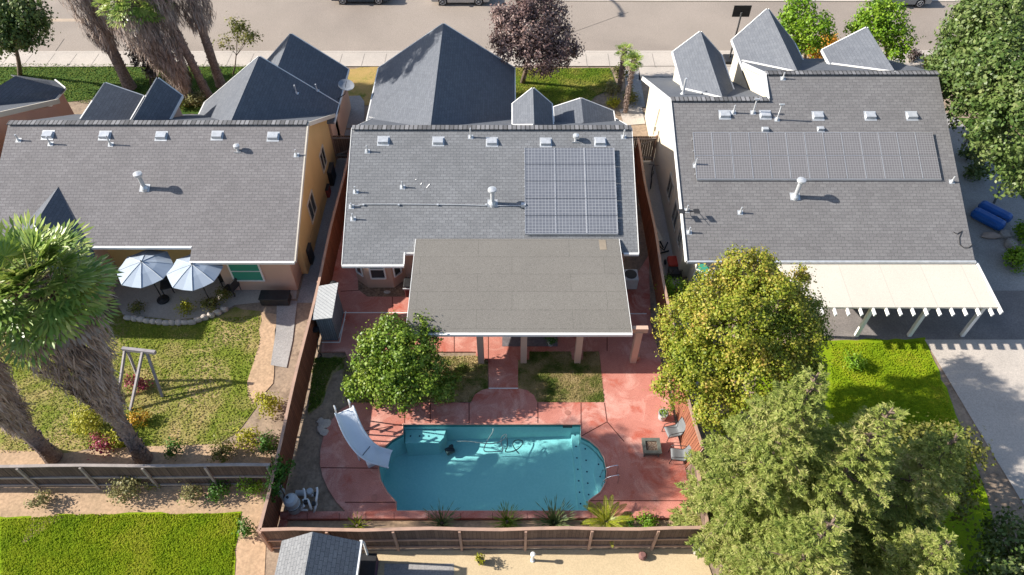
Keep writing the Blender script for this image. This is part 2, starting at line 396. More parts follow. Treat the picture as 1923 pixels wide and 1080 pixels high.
def crown_points(lobes, per_m2, clump=.38, fill=.35, inner=.2):
    """leaf positions and normals: clumps scattered over every lobe's surface, plus some filling"""
    Cs, Ns = [], []
    for (c, r) in lobes:
        r3 = np.array(r if isinstance(r, (tuple, list)) else (r, r, r), float); c = np.array(c, float)
        area = 4*math.pi*(r3.prod()**(2/3)); nl = int(area*per_m2)
        nc = max(6, int(area*1.5/(clump*clump*3.2)))
        d = RNG.normal(size=(nc, 3)); d /= np.linalg.norm(d, axis=1, keepdims=True)
        d = d[d[:,2] > -.75]; nc = len(d)
        rad = RNG.uniform(.72, 1.06, (nc, 1)); cc = c + d*r3*rad
        k = RNG.integers(0, nc, nl); o = RNG.normal(size=(nl, 3)) * clump*.5*RNG.uniform(.6, 1.3, (nl, 1))
        Cs.append(cc[k] + o); Ns.append(d[k]*.6 + o/clump*.9 + RNG.normal(size=(nl, 3))*.55 + np.array([0,0,.35]))
        ni = int(nl*inner); q = RNG.normal(size=(ni, 3)); q /= np.linalg.norm(q, axis=1, keepdims=True)
        Cs.append(c + q*r3*RNG.uniform(.35, .85, (ni, 1))); Ns.append(q + RNG.normal(size=(ni, 3))*.6)
    return np.concatenate(Cs), np.concatenate(Ns)
def tree(name, base, lobes, lmat, label, cat='tree', leaf=.13, per=110, trunk_r=.16, top=None, group=None, bark=None, clump=.38, limbs=True, asp=.7, inner=.2):
    base = Vector(base); t = thing(name, base, label, cat, group)
    lob = [(Vector(c), r) for c, r in lobes]
    cen = sum((c for c, _ in lob), Vector()) / len(lob); bark = bark or BARK
    if limbs:
        mb = MB(); fork = base.lerp(Vector((cen.x, cen.y, cen.z)), .5)
        fork.z = base.z + (cen.z - base.z)*.55
        mb.tube([base - Vector((0,0,.05)), base.lerp(fork, .5) + Vector((.05,.03,0)), fork], [trunk_r*1.25, trunk_r, trunk_r*.85], 9)
        for c, r in lob:
            rr = r if isinstance(r, (int, float)) else sum(r)/3
            mid = fork.lerp(c, .5) + Vector((random.uniform(-.1,.1), random.uniform(-.1,.1), .12))
            mb.tube([fork - Vector((0,0,.1)), mid, c], [trunk_r*.55, trunk_r*.35, trunk_r*.12], 6)
            for _ in range(5):
                dd = Vector((random.gauss(0,1), random.gauss(0,1), random.uniform(-.1,1))).normalized()*rr*.85
                mb.tube([mid, c.lerp(c+dd, .5), c+dd], [trunk_r*.18, trunk_r*.1, trunk_r*.04], 5)
        mb.build('trunk', bark, t, smooth=True)
    C, N = crown_points(lob, per, clump, inner=inner)
    keep = C[:,2] > base.z + .05; C = C[keep]; N = N[keep]
    s = leaf*RNG.uniform(.7, 1.35, len(C))
    leaf_mesh('crown' if cat == 'tree' else 'foliage', C, N, s, s*asp, lmat, t, fold=.15)
    return t
def lb(*a): return [(P(u, v, z), r) for u, v, z, r in a]

# leaf colours
L_SWEET = leafmat('sweetgum_leaves', [(.08,.13,.012), (.15,.20,.016), (.24,.27,.025), (.34,.30,.045), (.42,.25,.08)], nscale=.5)
L_CITRUS = leafmat('citrus_leaves', [(.05,.11,.01), (.11,.19,.015), (.19,.27,.03), (.28,.33,.06)], .42, .2)
L_PLUM = leafmat('plum_leaves', [(.075,.042,.042), (.14,.085,.078), (.22,.15,.135), (.30,.22,.195)], .4, .15)
L_BROAD = leafmat('broad_leaves', [(.03,.065,.014), (.07,.12,.025), (.13,.18,.05), (.22,.25,.10)], .42, .2)
L_OLIVE = leafmat('olive_leaves', [(.07,.09,.015), (.13,.15,.025), (.22,.21,.05), (.28,.24,.08)])
L_LIME = leafmat('lime_leaves', [(.06,.14,.01), (.12,.24,.012), (.20,.33,.02), (.28,.38,.04)], .5, .3)
L_ORANGE = leafmat('orange_leaves', [(.22,.22,.02), (.50,.30,.02), (.62,.33,.03), (.55,.22,.04)], .5, .3)
L_DARK = leafmat('dark_leaves', [(.02,.025,.018), (.045,.04,.03), (.09,.06,.055), (.25,.2,.19)], .35, .1)
L_RED = leafmat('red_leaves', [(.20,.02,.05), (.35,.05,.10), (.12,.06,.03)])
L_NEEDLE = leafmat('conifer_needles', [(.11,.17,.03), (.24,.30,.06), (.38,.41,.12), (.54,.46,.22)], .6, .4, .7)
L_SCRUB = leafmat('scrub_leaves', [(.12,.13,.05), (.22,.21,.08), (.32,.28,.12)])
L_IVY = leafmat('ivy_leaves', [(.03,.09,.01), (.06,.16,.015), (.12,.24,.03)])
L_YEL = leafmat('yellow_leaves', [(.16,.20,.01), (.33,.32,.02), (.42,.40,.04)])
L_PALM = leafmat('palm_fronds', [(.07,.15,.025), (.16,.26,.045), (.29,.37,.07), (.50,.50,.16)], .38, .2, 1.2, .5)
L_SKIRT = leafmat('dead_fronds', [(.14,.10,.085), (.25,.19,.16), (.36,.285,.245), (.48,.40,.35)], .8, .05, 1.5, .1)
L_AGAVE = leafmat('strappy_leaves', [(.06,.10,.03), (.13,.18,.06), (.24,.27,.12)], .4, .15, 2)
L_SAGO = leafmat('sago_leaves', [(.09,.14,.015), (.24,.27,.02), (.42,.40,.03)], .4, .2, 1.5)

# ================================================================ THE SETTING
pool_px = [(757,797),(1091,797),(1091,820),(1108,828),(1124,842),(1135,861),(1140,885),(1138,906),(1128,925),(1106,941),(1105,961),
           (745,961),(744,944),(727,925),(715,903),(711,880),(713,858),(722,840),(737,826),(757,815)]
POOL = px(pool_px)
big = [(-90,-25),(90,-25),(90,120),(-90,120)]
flat('ground', big, -.06, DIRT, [POOL])
# ---- street
YK = 45.2
flat('road', [(-90, YK+.25), (90, YK+.55), (90, 52.9), (-90, 55.2)], -.045, ROAD)
k = MB(); k.add([(-90,YK-.02,.02),(90,YK+.28,.02),(90,YK+.5,.02),(-90,YK+.2,.02),(-90,YK-.02,-.06),(90,YK+.28,-.06),(90,YK+.55,-.05),(-90,YK+.25,-.05)],
      [(0,1,2,3),(3,2,6,7),(4,5,1,0)]); k.build('kerb', CONC, kind='structure')
flat('sidewalk', [(-90,YK-1.75),(90,YK-1.45),(90,YK+.28),(-90,YK-.02)], .012, CONC)
flat('far_sidewalk', [(3,52.75),(90,52.5),(90,58),(3,58)], .0, CONC)
j = MB()
for x in list(np.arange(-46, 40, 1.55)): j.box(x, x+.035, YK-1.72, YK-.02, .0125, .0155)
j.build('sidewalk_joint_line', M('joint_grey', (.2,.18,.16)), kind='structure')
mk = MB()
mk.add([(-60,49.6,-.041),(-27,49.75,-.041),(-27,49.87,-.041),(-60,49.72,-.041)], [(0,1,2,3)])
mk.add([(-60,50.0,-.041),(-27,49.95,-.041),(-27,50.07,-.041),(-60,50.12,-.041)], [(0,1,2,3)])
mk.build('road_marking', M('faded_paint', (.55,.42,.30)), kind='structure')
cr = MB()
for a, b_ in (((120,72),(92,112)), ((960,96),(1010,78)), ((1010,78),(1075,60)), ((1075,60),(1180,22))): cr.bar(P(*a) + Vector((0,0,-.036)), P(*b_) + Vector((0,0,-.036)), .022, .004)
cr.build('road_crack', M('tar', (.10,.09,.08)), kind='structure')
# ---- front gardens
flat('front_lawn', rough(px([(-80,116),(470,119),(520,210),(250,215),(190,182),(130,190),(-80,190)]), .07), -.03, GRASSD)
flat('front_dry_grass', rough(px([(640,130),(720,122),(720,200),(640,190)]), .07), -.03, GRASSDRY)
flat('front_concrete_path', px([(648,180),(676,179),(684,190),(684,240),(640,240)]), -.02, CONCG)
flat('middle_front_lawn', px([(965,127),(1146,127),(1160,165),(1140,170),(1118,180),(1100,200),(1035,215),(965,215)]), -.03, GRASSF)
flat('front_stepping_path', px([(1172,128),(1200,128),(1212,200),(1178,205)]), -.026, CONCG)
flat('front_gravel', px([(1163,205),(1205,200),(1212,232),(1172,235)]), -.02, CONC)
flat('driveway', px([(1200,118),(1480,120),(1480,150),(1200,150)]), -.026, CONC)
flat('right_driveway', px([(1680,112),(1800,112),(1800,140),(1680,140)]), -.022, CONC)
# ---- side alleys
flat('left_alley_concrete', [(-10.6,22.5),(-9.2,22.5),(-9.2,36.5),(-10.6,36.5)], -.031, CONCG)
flat('right_alley_concrete', [(7.2,17),(8.5,17),(8.5,35.5),(7.2,35.5)], -.03, CONC)
flat('far_right_concrete', [P(1740,195)[:2], P(1800,222)[:2], P(1940,395)[:2], P(1940,545)[:2], P(1840,545)[:2]], -.03, CONCG)
flat('far_right_grass', [P(1800,220)[:2], (45,36), (45,20), P(1945,400)[:2]], -.035, GRASSD)
# ---- red pool deck: outline, beds as holes
deck = px([(660,300),(640,400),(632,480),(618,560),(603,661),(648,661),(656,678),(690,690),(700,667),(820,661),(894,661),(894,668),(917,676),(918,730),(905,733),(892,741),(884,757),
           (661,757),(640,770),(622,790),(609,815),(602,845),(601,872),(606,895),(617,920),(632,943),(650,962)]) + \
       px([(1305,962),(1242,680),(1222,610),(1218,480)]) + [(6.2,24.1),(5.7,24.1),(-4.0,24.1),(-4.3,23.0),(-7.6,24.6),(-7.7,32)]
lawn_bed = px([(994,661),(1072,661),(1074,676),(1095,676),(1095,661),(1125,661),(1135,756),(1009,756),(1003,743),(990,733),(973,730),(973,677),(994,676)])
bay_bed = px([(672,522),(673,545),(690,558),(775,558),(775,538),(760,520)])
dk = flat('pool_deck', deck, .03, DECK, [POOL, lawn_bed], t=.10)
jm = MB()
def jl(a, b_, wd=.035): jm.bar(P(*a) + Vector((0,0,.032)), P(*b_) + Vector((0,0,.032)), wd, .006)
for a, b_ in (((808,758),(808,797)),((760,758),(760,797)),((881,757),(881,797)),((1010,757),(1010,797)),((1091,757),(1091,797)),((603,879),(711,880)),
              ((853,627),(853,661)),((917,628),(917,676)),((1091,820),(1140,793)),((1140,793),(1135,757)),((1140,793),(1172,830)),((660,815),(757,797)),((648,944),(744,944)),
              ((1106,941),(1296,941)),((737,558),(737,580)),((690,545),(640,548)),((1140,600),(1140,660))): jl(a, b_)
jm.build('deck_joint_line', JOINT, kind='structure')
dm = MB()
for a, b_ in (((640,588),(775,588)),((1183,590),(1214,590)),((918,730),(973,730)),((648,600),(636,636))): dm.bar(P(*a) + Vector((0,0,.034)), P(*b_) + Vector((0,0,.034)), .05, .006)
dm.build('deck_drain_strip', WHITE, kind='structure')
flat('bay_soil_bed', bay_bed, .036, SOIL)
flat('lawn_square', lawn_bed, .0, GRASSY)
flat('left_bed_grass', rough(px([(590,672),(618,668),(650,672),(640,690),(622,700),(612,735),(600,760),(580,775),(582,735)]), .14, .3), -.035, GRASSY)
flat('tree_bed_grass', rough(px([(700,668),(893,668),(916,678),(916,730),(884,755),(670,755)]), .03, .3), -.03, GRASSY)
# ---- low coping wall along the back of the pool
cw = MB()
cw.prism(px([(527,963),(1305,962),(1307,975),(527,977)]), -.06, .14)
cw.prism(px([(527,978),(541,978),(538,993),(523,993)]), -.06, .135); cw.prism(px([(1293,976),(1307,976),(1310,990),(1296,990)]), -.06, .135)
o = cw.build('planter_wall', DECK, top=('long low red concrete wall behind the pool in front of the back fence', 'low wall'), bevel=.012)
jm = MB()
for u in (577,637,687,740,805,865,925,990,1052,1110,1178,1232,1293):
    jm.bar(P(u,963,.142), P(u,976.5,.142), .02, .004)
jm.build('joint', JOINT, o)
flat('back_planter_soil', px([(541,978),(1293,977),(1297,1003),(536,1003)]), -.03, TANDIRT)
# ---- left neighbour's garden and the garden behind it
flat('left_patio_concrete', px([(190,505),(560,500),(556,560),(440,572),(410,590),(330,600),(230,590)]), -.035, CONC)
flat('left_lawn', rough(px([(225,585),(330,600),(410,592),(440,575),(488,585),(490,650),(466,715),(480,765),(440,815),(395,838),(250,840),(90,850),(-80,862),(-80,640),(150,600)]), .07), -.04, GRASSL)
flat('left_dirt_strip', rough(px([(490,585),(520,590),(512,720),(470,760),(462,715),(486,650)]), .07), -.034, TANDIRT)
flat('paving_slabs', px([(520,560),(558,565),(549,640),(538,690),(508,685),(518,620)]), -.022, CONCG)
flat('left_back_dirt', px([(-80,840),(120,850),(250,838),(500,830),(512,870),(-80,885)]), -.036, TANDIRT)
flat('behind_fence_dirt', px([(-80,900),(505,900),(495,1100),(-80,1150)]), -.045, TANDIRT)
flat('bright_lawn', rough(px([(-80,972),(60,968),(150,965),(452,962),(440,1030),(430,1200),(-120,1250)]), .07), -.03, GRASSB)
flat('dirt_wedge', rough(px([(62,964),(122,966),(82,1000),(40,1022),(48,990)]), .07), -.024, TANDIRT)
# ---- garden behind the back fence
flat('tan_patio', px([(660,1034),(1320,1030),(1380,1200),(640,1200)]), -.03, TANPATIO)
flat('grey_slab', px([(722,1058),(852,1058),(856,1200),(718,1200)]), -.022, CONCG)
# ---- right neighbour's garden
flat('right_lawn', rough(px([(1480,640),(1737,634),(1790,760),(1860,950),(1900,1150),(1420,1100),(1420,700)]), .07), -.035, GRASSB)
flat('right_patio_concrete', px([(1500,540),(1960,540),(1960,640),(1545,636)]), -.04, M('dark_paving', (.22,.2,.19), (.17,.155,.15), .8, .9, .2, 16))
flat('right_path_concrete', px([(1737,637),(1990,637),(1990,1040),(1925,950),(1870,860)]), -.03, CONC)

# ---- the pool: shell, steps, water
ps = MB(); n = len(POOL); zb = []
xs0 = min(p[0] for p in POOL); xs1 = max(p[0] for p in POOL)
top = [(p[0], p[1], .02) for p in POOL]; band = [(p[0], p[1], -.22) for p in POOL]
def depth(x): return -1.0 - 0.55*min(1, max(0, (1.0-x)/5.0))
bot = [(p[0], p[1], depth(p[0])) for p in POOL]
pool_root = thing('swimming_pool', (float(sum(p[0] for p in POOL)/n), float(sum(p[1] for p in POOL)/n), -1.6), 'turquoise swimming pool with rounded ends set in red concrete', 'swimming pool')
w1 = MB(); w1.add(top + band, [(i, n+i, n+(i+1)%n, (i+1)%n) for i in range(n)]); w1.build('waterline_tile', TILE, pool_root)
ps.add(band + bot, [(i, n+i, n+(i+1)%n, (i+1)%n) for i in range(n)])
# floor: grid-free fan of strips along x, clipped by outline through triangle fill at z then moved
import bmesh
bm = bmesh.new(); vs = [bm.verts.new(b) for b in bot]
for i in range(n): bm.edges.new((vs[i], vs[(i+1) % n]))
bmesh.ops.triangle_fill(bm, use_beauty=True, edges=bm.edges[:]); bm.verts.index_update()
ps.add([v.co[:] for v in bm.verts], [tuple(v.index for v in f.verts) for f in bm.faces]); bm.free()
ps.build('pool_shell', PLASTER, pool_root)
cp_ = MB(); cp_.tube([Vector((p[0], p[1], .025)) for p in POOL] + [Vector((POOL[0][0], POOL[0][1], .025))], .035, 6, cap=False); cp_.build('coping_edge', M('coping', (.55,.30,.24), (.46,.22,.17), 2), pool_root)
def arc(u0): # rounded right end, everything right of a line
    return [P(u0[0], 798), ] 
st = MB()
s1 = px([(1075,798),(1090,798),(1090,821),(1107,829),(1123,843),(1134,862),(1139,885),(1137,906),(1127,924),(1105,940),(1104,960),(1090,960)])
s2 = px([(1090.5,821.5),(1107,829.5),(1122.5,843.5),(1133.5,862),(1138.5,885),(1136.5,906),(1126.5,924),(1105,939.5),(1099,920),(1092,860)])
s3 = px([(1122,850),(1133,863),(1138,885),(1136,905),(1126,922),(1120,905),(1117,880)])
st.prism(s1, -1.3, -.72); st.prism(s2, -.719, -.45); st.prism(s3, -.449, -.25)
st.build('entry_steps', PLASTER, pool_root)
st = MB(); st.prism(px([(759,798),(836,798),(832,812),(822,823),(759,823)]), -1.7, -.42); st.build('corner_bench', PLASTER, pool_root)
dots = MB()
def dot(u, v, z): c = P(u, v, z); dots.lathe(c, [(.038,0),(.038,.006)], 8)
for i in range(7): dot(1080+1.7*i, 817+21.5*i, -.714)
for i in range(6): dot(1099+1.6*i, 843+21.5*i, -.444)
for u, v in ((1124,872),(1127,895),(1132,884)): dot(u, v, -.244)
for u in (771,788,805): dot(u, 819, -.414)
dots.build('marker_tile', M('navy_tile', (.02,.06,.12)), pool_root)
ws = flat('pool_water', [(p[0], p[1]) for p in POOL], -.09, WATER, parent=pool_root, kind=None)
sk = MB(); c = P(1066, 799, -.03); sk.box(c.x-.2, c.x+.2, c.y-.05, c.y+.03, -.15, .01); sk.build('skimmer_mouth', BLACK, pool_root)
for u, v in ((1066,775),(703,934)):
    c = P(u, v, .033); q = MB(); q.lathe(c, [(.13,0),(.13,.006),(.1,.006)], 18)
    q.build('skimmer_lid', M('lid_pink', (.40,.17,.13)), pool_root)

# ================================================================ HOUSES
def rails(mb, pts, w_=.1, h_=.14):
    for a, b_ in zip(pts, pts[1:]): mb.bar(a, b_, w_, h_)
def facet(name, pts, mat, parent, t=.12): mb = MB(); mb.slab(pts, t); return mb.build(name, mat, parent)
def ygable(name, parent, xr, zr, y0, y1, xl, zl, xw, zw, mat, wallmat, yw0=None, trim=WHITE, zlow=0, inset=.22, y0e=None):
    """gable whose ridge runs along y: ridge at xr, zr; left eave xl, zl; right eave xw, zw"""
    ye = y0 if y0e is None else y0e
    mb = MB(); mb.slab([(xl,ye,zl),(xr,y0,zr),(xr,y1,zr),(xl,y1,zl)]); mb.slab([(xr,y0,zr),(xw,ye,zw),(xw,y1,zw),(xr,y1,zr)])
    r = mb.build(name, mat, parent)
    tr = MB(); rails(tr, [(xl-.02,ye,zl-.07),(xl-.02,y1+.03,zl-.07)], .08, .14); rails(tr, [(xw+.02,ye,zw-.07),(xw+.02,y1+.03,zw-.07)], .08, .14)
    rails(tr, [(xl,y1+.03,zl-.08),(xr,y1+.03,zr-.08),(xw,y1+.03,zw-.08)], .06, .18); tr.build('fascia', trim, r)
    wm = MB(); yy = y0 if yw0 is None else yw0
    kl = (zr-zl)/(xr-xl); kr = (zr-zw)/(xw-xr); a = xl+inset; b_ = xw-inset
    wm.yprism(yy, y1-.3, [(a, zlow),(b_, zlow),(b_, zr-kr*(b_-xr)-.14),(xr, zr-.14),(a, zr-kl*(xr-a)-.14)])
    wm.build('gable_wall', wallmat, parent); return r

def box_vent(parent, c, k, s=1.0):
    mb = MB(); x, y, z = c; a = .24*s; l = .17*s; t = .13
    def q(dx, dy, h): return (x+dx, y+dy, z + k*dy + h)
    vs = [q(-a,-l,.02), q(a,-l,.02), q(a,l,.02), q(-a,l,.02), q(-a,-l,.16), q(a,-l,.16), q(a*.95,l,.05), q(-a*.95,l,.05)]
    mb.add(vs, [(0,3,2,1),(4,5,6,7),(0,1,5,4),(1,2,6,5),(2,3,7,6),(3,0,4,7)])
    a2, l2 = a*1.25, l*1.45
    mb.add([q(-a2,-l2,.012), q(a2,-l2,.012), q(a2,l2,.012), q(-a2,l2,.012)], [(0,1,2,3)])
    return mb.build('roof_vent', METAL, parent)
def pipe_vent(parent, c, k, h=.4, r=.035, T=False, lean=0):
    mb = MB(); x, y, z = c
    def q(dx, dy, hh): return (x+dx, y+dy, z + k*dy + hh)
    mb.add([q(-.13,-.10,.012), q(.13,-.10,.012), q(.13,.12,.012), q(-.13,.12,.012)], [(0,1,2,3)])
    mb.lathe((x, y, z-.05), [(r*2.2,0),(r*2.0,.10),(r*1.1,.2),(r,.21),(r,h),(r*.8,h)], 10)
    if T: mb.tube([(x-.12,y,z+h),(x+.12,y,z+h)], r*1.2, 8)
    return mb.build('vent_pipe', METAL, parent)
def flue(parent, c, k, h=.95):
    mb = MB(); x, y, z = c
    mb.add([(x-.24,y-.16,z-.16*k+.012),(x+.24,y-.16,z-.16*k+.012),(x+.24,y+.2,z+.2*k+.012),(x-.24,y+.2,z+.2*k+.012)], [(0,1,2,3)])
    mb.lathe((x,y,z-.08), [(.19,0),(.17,.14),(.11,.25),(.10,.26),(.10,h-.12),(.16,h-.10),(.21,h-.02),(.2,h+.06),(.05,h+.10)], 18)
    return mb.build('flue', METAL, parent, smooth=False)
def turtle(parent, c, k):
    mb = MB(); x, y, z = c
    mb.lathe((x,y,z-.05), [(.07,0),(.07,.25),(.15,.26),(.15,.38),(.04,.42)], 14); mb.box(x-.17,x+.17,y-.13,y-.11,z-.05,z+.02)
    return mb.build('vent_cap', METAL, parent)
def window_x(parent, x, y0, y1, z0, z1, sgn, glass=GLASS, frame=OFFW):
    """window on a wall facing +x or -x"""
    mb = MB(); d = .05*sgn; xa, xb = sorted((x-.02*sgn, x+d))
    for a in ((y0,y1,z0-.07,z0),(y0,y1,z1,z1+.07),(y0-.07,y0,z0-.07,z1+.07),(y1,y1+.07,z0-.07,z1+.07),((y0+y1)/2-.02,(y0+y1)/2+.02,z0,z1)):
        mb.box(xa, xb, a[0], a[1], a[2], a[3])
    f = mb.build('window', frame, parent); g = MB(); xa, xb = sorted((x, x+.02*sgn)); g.box(xa, xb, y0, y1, z0, z1); g.build('pane', glass, f)
def window_y(parent, y, x0, x1, z0, z1, glass=GLASS, frame=WHITE, bars=True):
    mb = MB()
    for a in ((x0,x1,z0-.07,z0),(x0,x1,z1,z1+.07),(x0-.07,x0,z0-.07,z1+.07),(x1,x1+.07,z0-.07,z1+.07)) + (((x0,x1,(z0+z1)/2-.02,(z0+z1)/2+.02),) if bars else ()):
        mb.box(a[0], a[1], y-.05, y+.02, a[2], a[3])
    f = mb.build('window', frame, parent); g = MB(); g.box(x0, x1, y-.02, y, z0, z1); g.build('pane', glass, f)

KR = .45
# ---------------------------------------------------------------- middle house
H2 = thing('house', (-1, 28.5, 0), 'middle house with dark gable roof, solar panels and the red pool deck behind it', 'house', 'houses in a row along the street')
YE, ZE = 22.49, 2.75; YR = 28.95; ZR = ZE + KR*(YR-YE)
XL, XR_ = -7.86, 5.87
def r2(x, y): return (x, y, ZE + KR*(y-YE))
roof2 = facet('roof', [r2(XL,YE), r2(-5.02,YE), r2(-5.02,23.02), r2(XR_,23.02), r2(XR_,YR), r2(XL,YR)], SH2, H2)
KF = .6; YF = 33.8
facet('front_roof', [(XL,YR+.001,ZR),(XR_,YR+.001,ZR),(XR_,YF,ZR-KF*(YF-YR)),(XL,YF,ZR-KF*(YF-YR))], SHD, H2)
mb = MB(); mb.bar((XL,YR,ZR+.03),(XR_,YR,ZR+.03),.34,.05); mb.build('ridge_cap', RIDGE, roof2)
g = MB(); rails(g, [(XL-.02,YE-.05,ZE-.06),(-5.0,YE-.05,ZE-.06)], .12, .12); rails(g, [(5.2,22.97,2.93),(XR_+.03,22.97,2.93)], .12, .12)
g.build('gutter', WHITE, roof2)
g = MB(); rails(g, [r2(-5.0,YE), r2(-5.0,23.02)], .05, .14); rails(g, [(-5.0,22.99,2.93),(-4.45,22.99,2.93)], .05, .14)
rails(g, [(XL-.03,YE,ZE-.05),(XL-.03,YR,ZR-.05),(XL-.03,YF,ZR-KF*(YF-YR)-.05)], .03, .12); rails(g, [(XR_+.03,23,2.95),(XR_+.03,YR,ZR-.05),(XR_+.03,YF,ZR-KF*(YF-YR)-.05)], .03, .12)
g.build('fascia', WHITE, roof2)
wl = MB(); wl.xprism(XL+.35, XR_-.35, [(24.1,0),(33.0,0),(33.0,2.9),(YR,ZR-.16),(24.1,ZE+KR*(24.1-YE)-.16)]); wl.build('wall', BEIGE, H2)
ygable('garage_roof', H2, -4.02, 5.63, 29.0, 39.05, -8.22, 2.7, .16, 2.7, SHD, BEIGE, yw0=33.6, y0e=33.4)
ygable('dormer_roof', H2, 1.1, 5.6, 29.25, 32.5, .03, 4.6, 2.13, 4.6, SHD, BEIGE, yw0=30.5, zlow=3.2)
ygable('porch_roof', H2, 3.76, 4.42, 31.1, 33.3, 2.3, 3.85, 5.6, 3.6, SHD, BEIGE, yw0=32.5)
mb = MB(); mb.bar((-8.1,33.9,2.75),(-3.75,29.1,5.62),.07,.06); mb.bar((-.0,30.6,4.64),(1.05,29.3,5.6),.06,.05); mb.build('valley_flashing', WHITE, roof2)
# bay window
bw = MB(); bay = [P(672,526)[:2], P(692,541)[:2], P(741,541)[:2], P(763,524)[:2]]
bw.prism([(bay[0][0], 24.3), bay[0], bay[1], bay[2], bay[3], (bay[3][0], 24.3)], -.05, 3.0); bayo = bw.build('bay', BEIGE, H2)
def wall_window(parent, a, b_, s0, s1, z0, z1, nm='window', glass=GLASS):
    a = Vector((a[0], a[1], 0)); b_ = Vector((b_[0], b_[1], 0)); d = (b_-a).normalized(); nrm = Vector((d.y, -d.x, 0)); Ln = (b_-a).length
    def q(s, o, z): p = a + d*(s*Ln) + nrm*o; return (p.x, p.y, z)
    mb = MB()
    for za, zc in ((z0-.04,z0+.04),(z1-.04,z1+.04),((z0+z1)/2-.03,(z0+z1)/2+.03)): mb.bar(q(s0,.03,(za+zc)/2), q(s1,.03,(za+zc)/2), .06, zc-za)
    for s in (s0, s1): mb.bar(q(s,.03,z0), q(s,.03,z1), .07, .07)
    f = mb.build(nm, WHITE, parent); g = MB(); g.add([q(s0,.012,z0), q(s1,.012,z0), q(s1,.012,z1), q(s0,.012,z1)], [(0,1,2,3)]); g.build('pane', glass, f)
wall_window(bayo, bay[1], bay[2], .2, .75, .75, 2.1)
wall_window(bayo, bay[2], bay[3], .15, .7, .75, 2.1)
wall_window(bayo, bay[0], bay[1], .2, .75, .75, 2.1)
# fittings on the rear roof
def rp2(u, v): return PX(u, v, KR, YE, ZE)
for u, v in ((720,265),(823,266),(924,267),(1025,268),(1127,267)): box_vent(roof2, rp2(u, v), KR)
turtle(roof2, rp2(1081,264), KR)
for u, v, h in ((690,285,.4),(668,361,.4),(756,352,.4),(660,389,.3),(663,412,.4),(884,258,.6),(1171,258,.5)): pipe_vent(roof2, rp2(u, v), KR, h)
flue(roof2, rp2(925,383), KR)
cp = [rp2(u, v) + Vector((0,0,.06)) for u, v in ((662,388),(672,388),(682,385),(760,385),(850,386),(930,388),(985,388))]
mb = MB(); mb.tube(cp, .02, 6); c = rp2(983,388); mb.cbox((c.x,c.y,c.z+.1), (.22,.18,.16))
for u in (683,749,822,913): c = rp2(u,386); mb.cbox((c.x,c.y,c.z+.04), (.08,.1,.08))
mb.build('conduit', METAL, roof2)
mb = MB()
for a, b_ in (((801,353),(807,346)),((790,347),(792,344)),((780,338),(782,337))): mb.bar(rp2(*a)+Vector((0,0,.01)), rp2(*b_)+Vector((0,0,.01)), .04, .01)
mb.build('sealant_mark', WHITE, roof2)
# solar array
def solar(parent, x0, x1, ya, yb, nx, ny, k, ye, ze, cell, lift=.14):
    t = bpy.data.objects.new('solar_array', None); COL.objects.link(t); t.parent = parent; OFF[t.name] = OFF[parent.name]
    def q(x, y, h=0): return Vector((x, y, ze + k*(y-ye) + lift + h))
    dx = (x1-x0)/nx; dy = (yb-ya)/ny
    for i in range(nx):
        for j_ in range(ny):
            a, b_, c_, d_ = x0+i*dx+.012, x0+(i+1)*dx-.012, ya+j_*dy+.012, ya+(j_+1)*dy-.012
            mb = MB(); mb.slab([q(a,c_), q(b_,c_), q(b_,d_), q(a,d_)], .04)
            p_ = mb.build('solar_panel', cell, t)
            if cell is PANEL1:
                fr = MB(); 
                for e in ((q(a,c_,.006), q(a,d_,.006)), (q(b_,c_,.006), q(b_,d_,.006))): fr.bar(*e, .035, .02)
                fr.build('panel_frame', ALU, p_)
            else:
                fr = MB(); fr.bar(q(a,c_,.004), q(a,d_,.004), .03, .012); fr.bar(q(a,d_-.01,.004), q(b_,d_-.01,.004), .03, .012); fr.build('panel_frame', ALU, p_)
    ra = MB()
    for f in (.25, .75):
        for j_ in range(ny):
            y = ya + (j_+f)*dy; ra.bar(q(x0-.05,y,-.09), q(x1+.05,y,-.09), .05, .05)
    ra.bar(q(x0,ya-.02,-.03), q(x1,ya-.02,-.03), .03, .09)
    ra.build('mounting_rail', ALU, t)
a_ = rp2(985,281); c_ = rp2(987,441); b2 = rp2(1157,441)
solar(roof2, .61, 4.96, 23.80, 27.86, 3, 5, KR, YE, ZE, PANEL1)

# patio cover of the middle house
PC = thing('patio_cover', (.3, 21.2, 0), 'flat brown patio cover on posts between the middle house and the lawn squares', 'patio cover')
yb, zb_, yf, zf = 23.6, 3.32, 18.62, 2.62
facet('canopy', [(-4.47,yb,zb_),(4.98,yb,zb_),(5.13,yf,zf),(-4.55,yf,zf)], ROLL, PC, .14)
g = MB(); rails(g, [(-4.57,yf-.06,zf-.06),(5.16,yf-.06,zf-.06)], .12, .13); g.build('gutter', WHITE, PC)
g = MB(); rails(g, [(-4.57,yf,zf-.07),(-4.5,yb,zb_-.07)], .025, .14); rails(g, [(5.16,yf,zf-.07),(5.01,yb,zb_-.07)], .025, .14); g.build('fascia', WHITE, PC)
g = MB(); g.bar((-4.4,yf+.35,zf-.22),(5.9,yf+.35,zf-.22),.2,.28); g.build('beam', BEIGE, PC)
for u, v in ((904,671),(983,671),(1083,670),(1187,671)):
    c = P(u, v); g = MB(); g.box(c.x-.14,c.x+.14,yf+.22,yf+.5,0,zf-.3); g.build('post', BEIGE, PC)
g = MB(); c = PX(1132,460,(zb_-zf)/(yb-yf),yf,zf); kk = (zb_-zf)/(yb-yf)
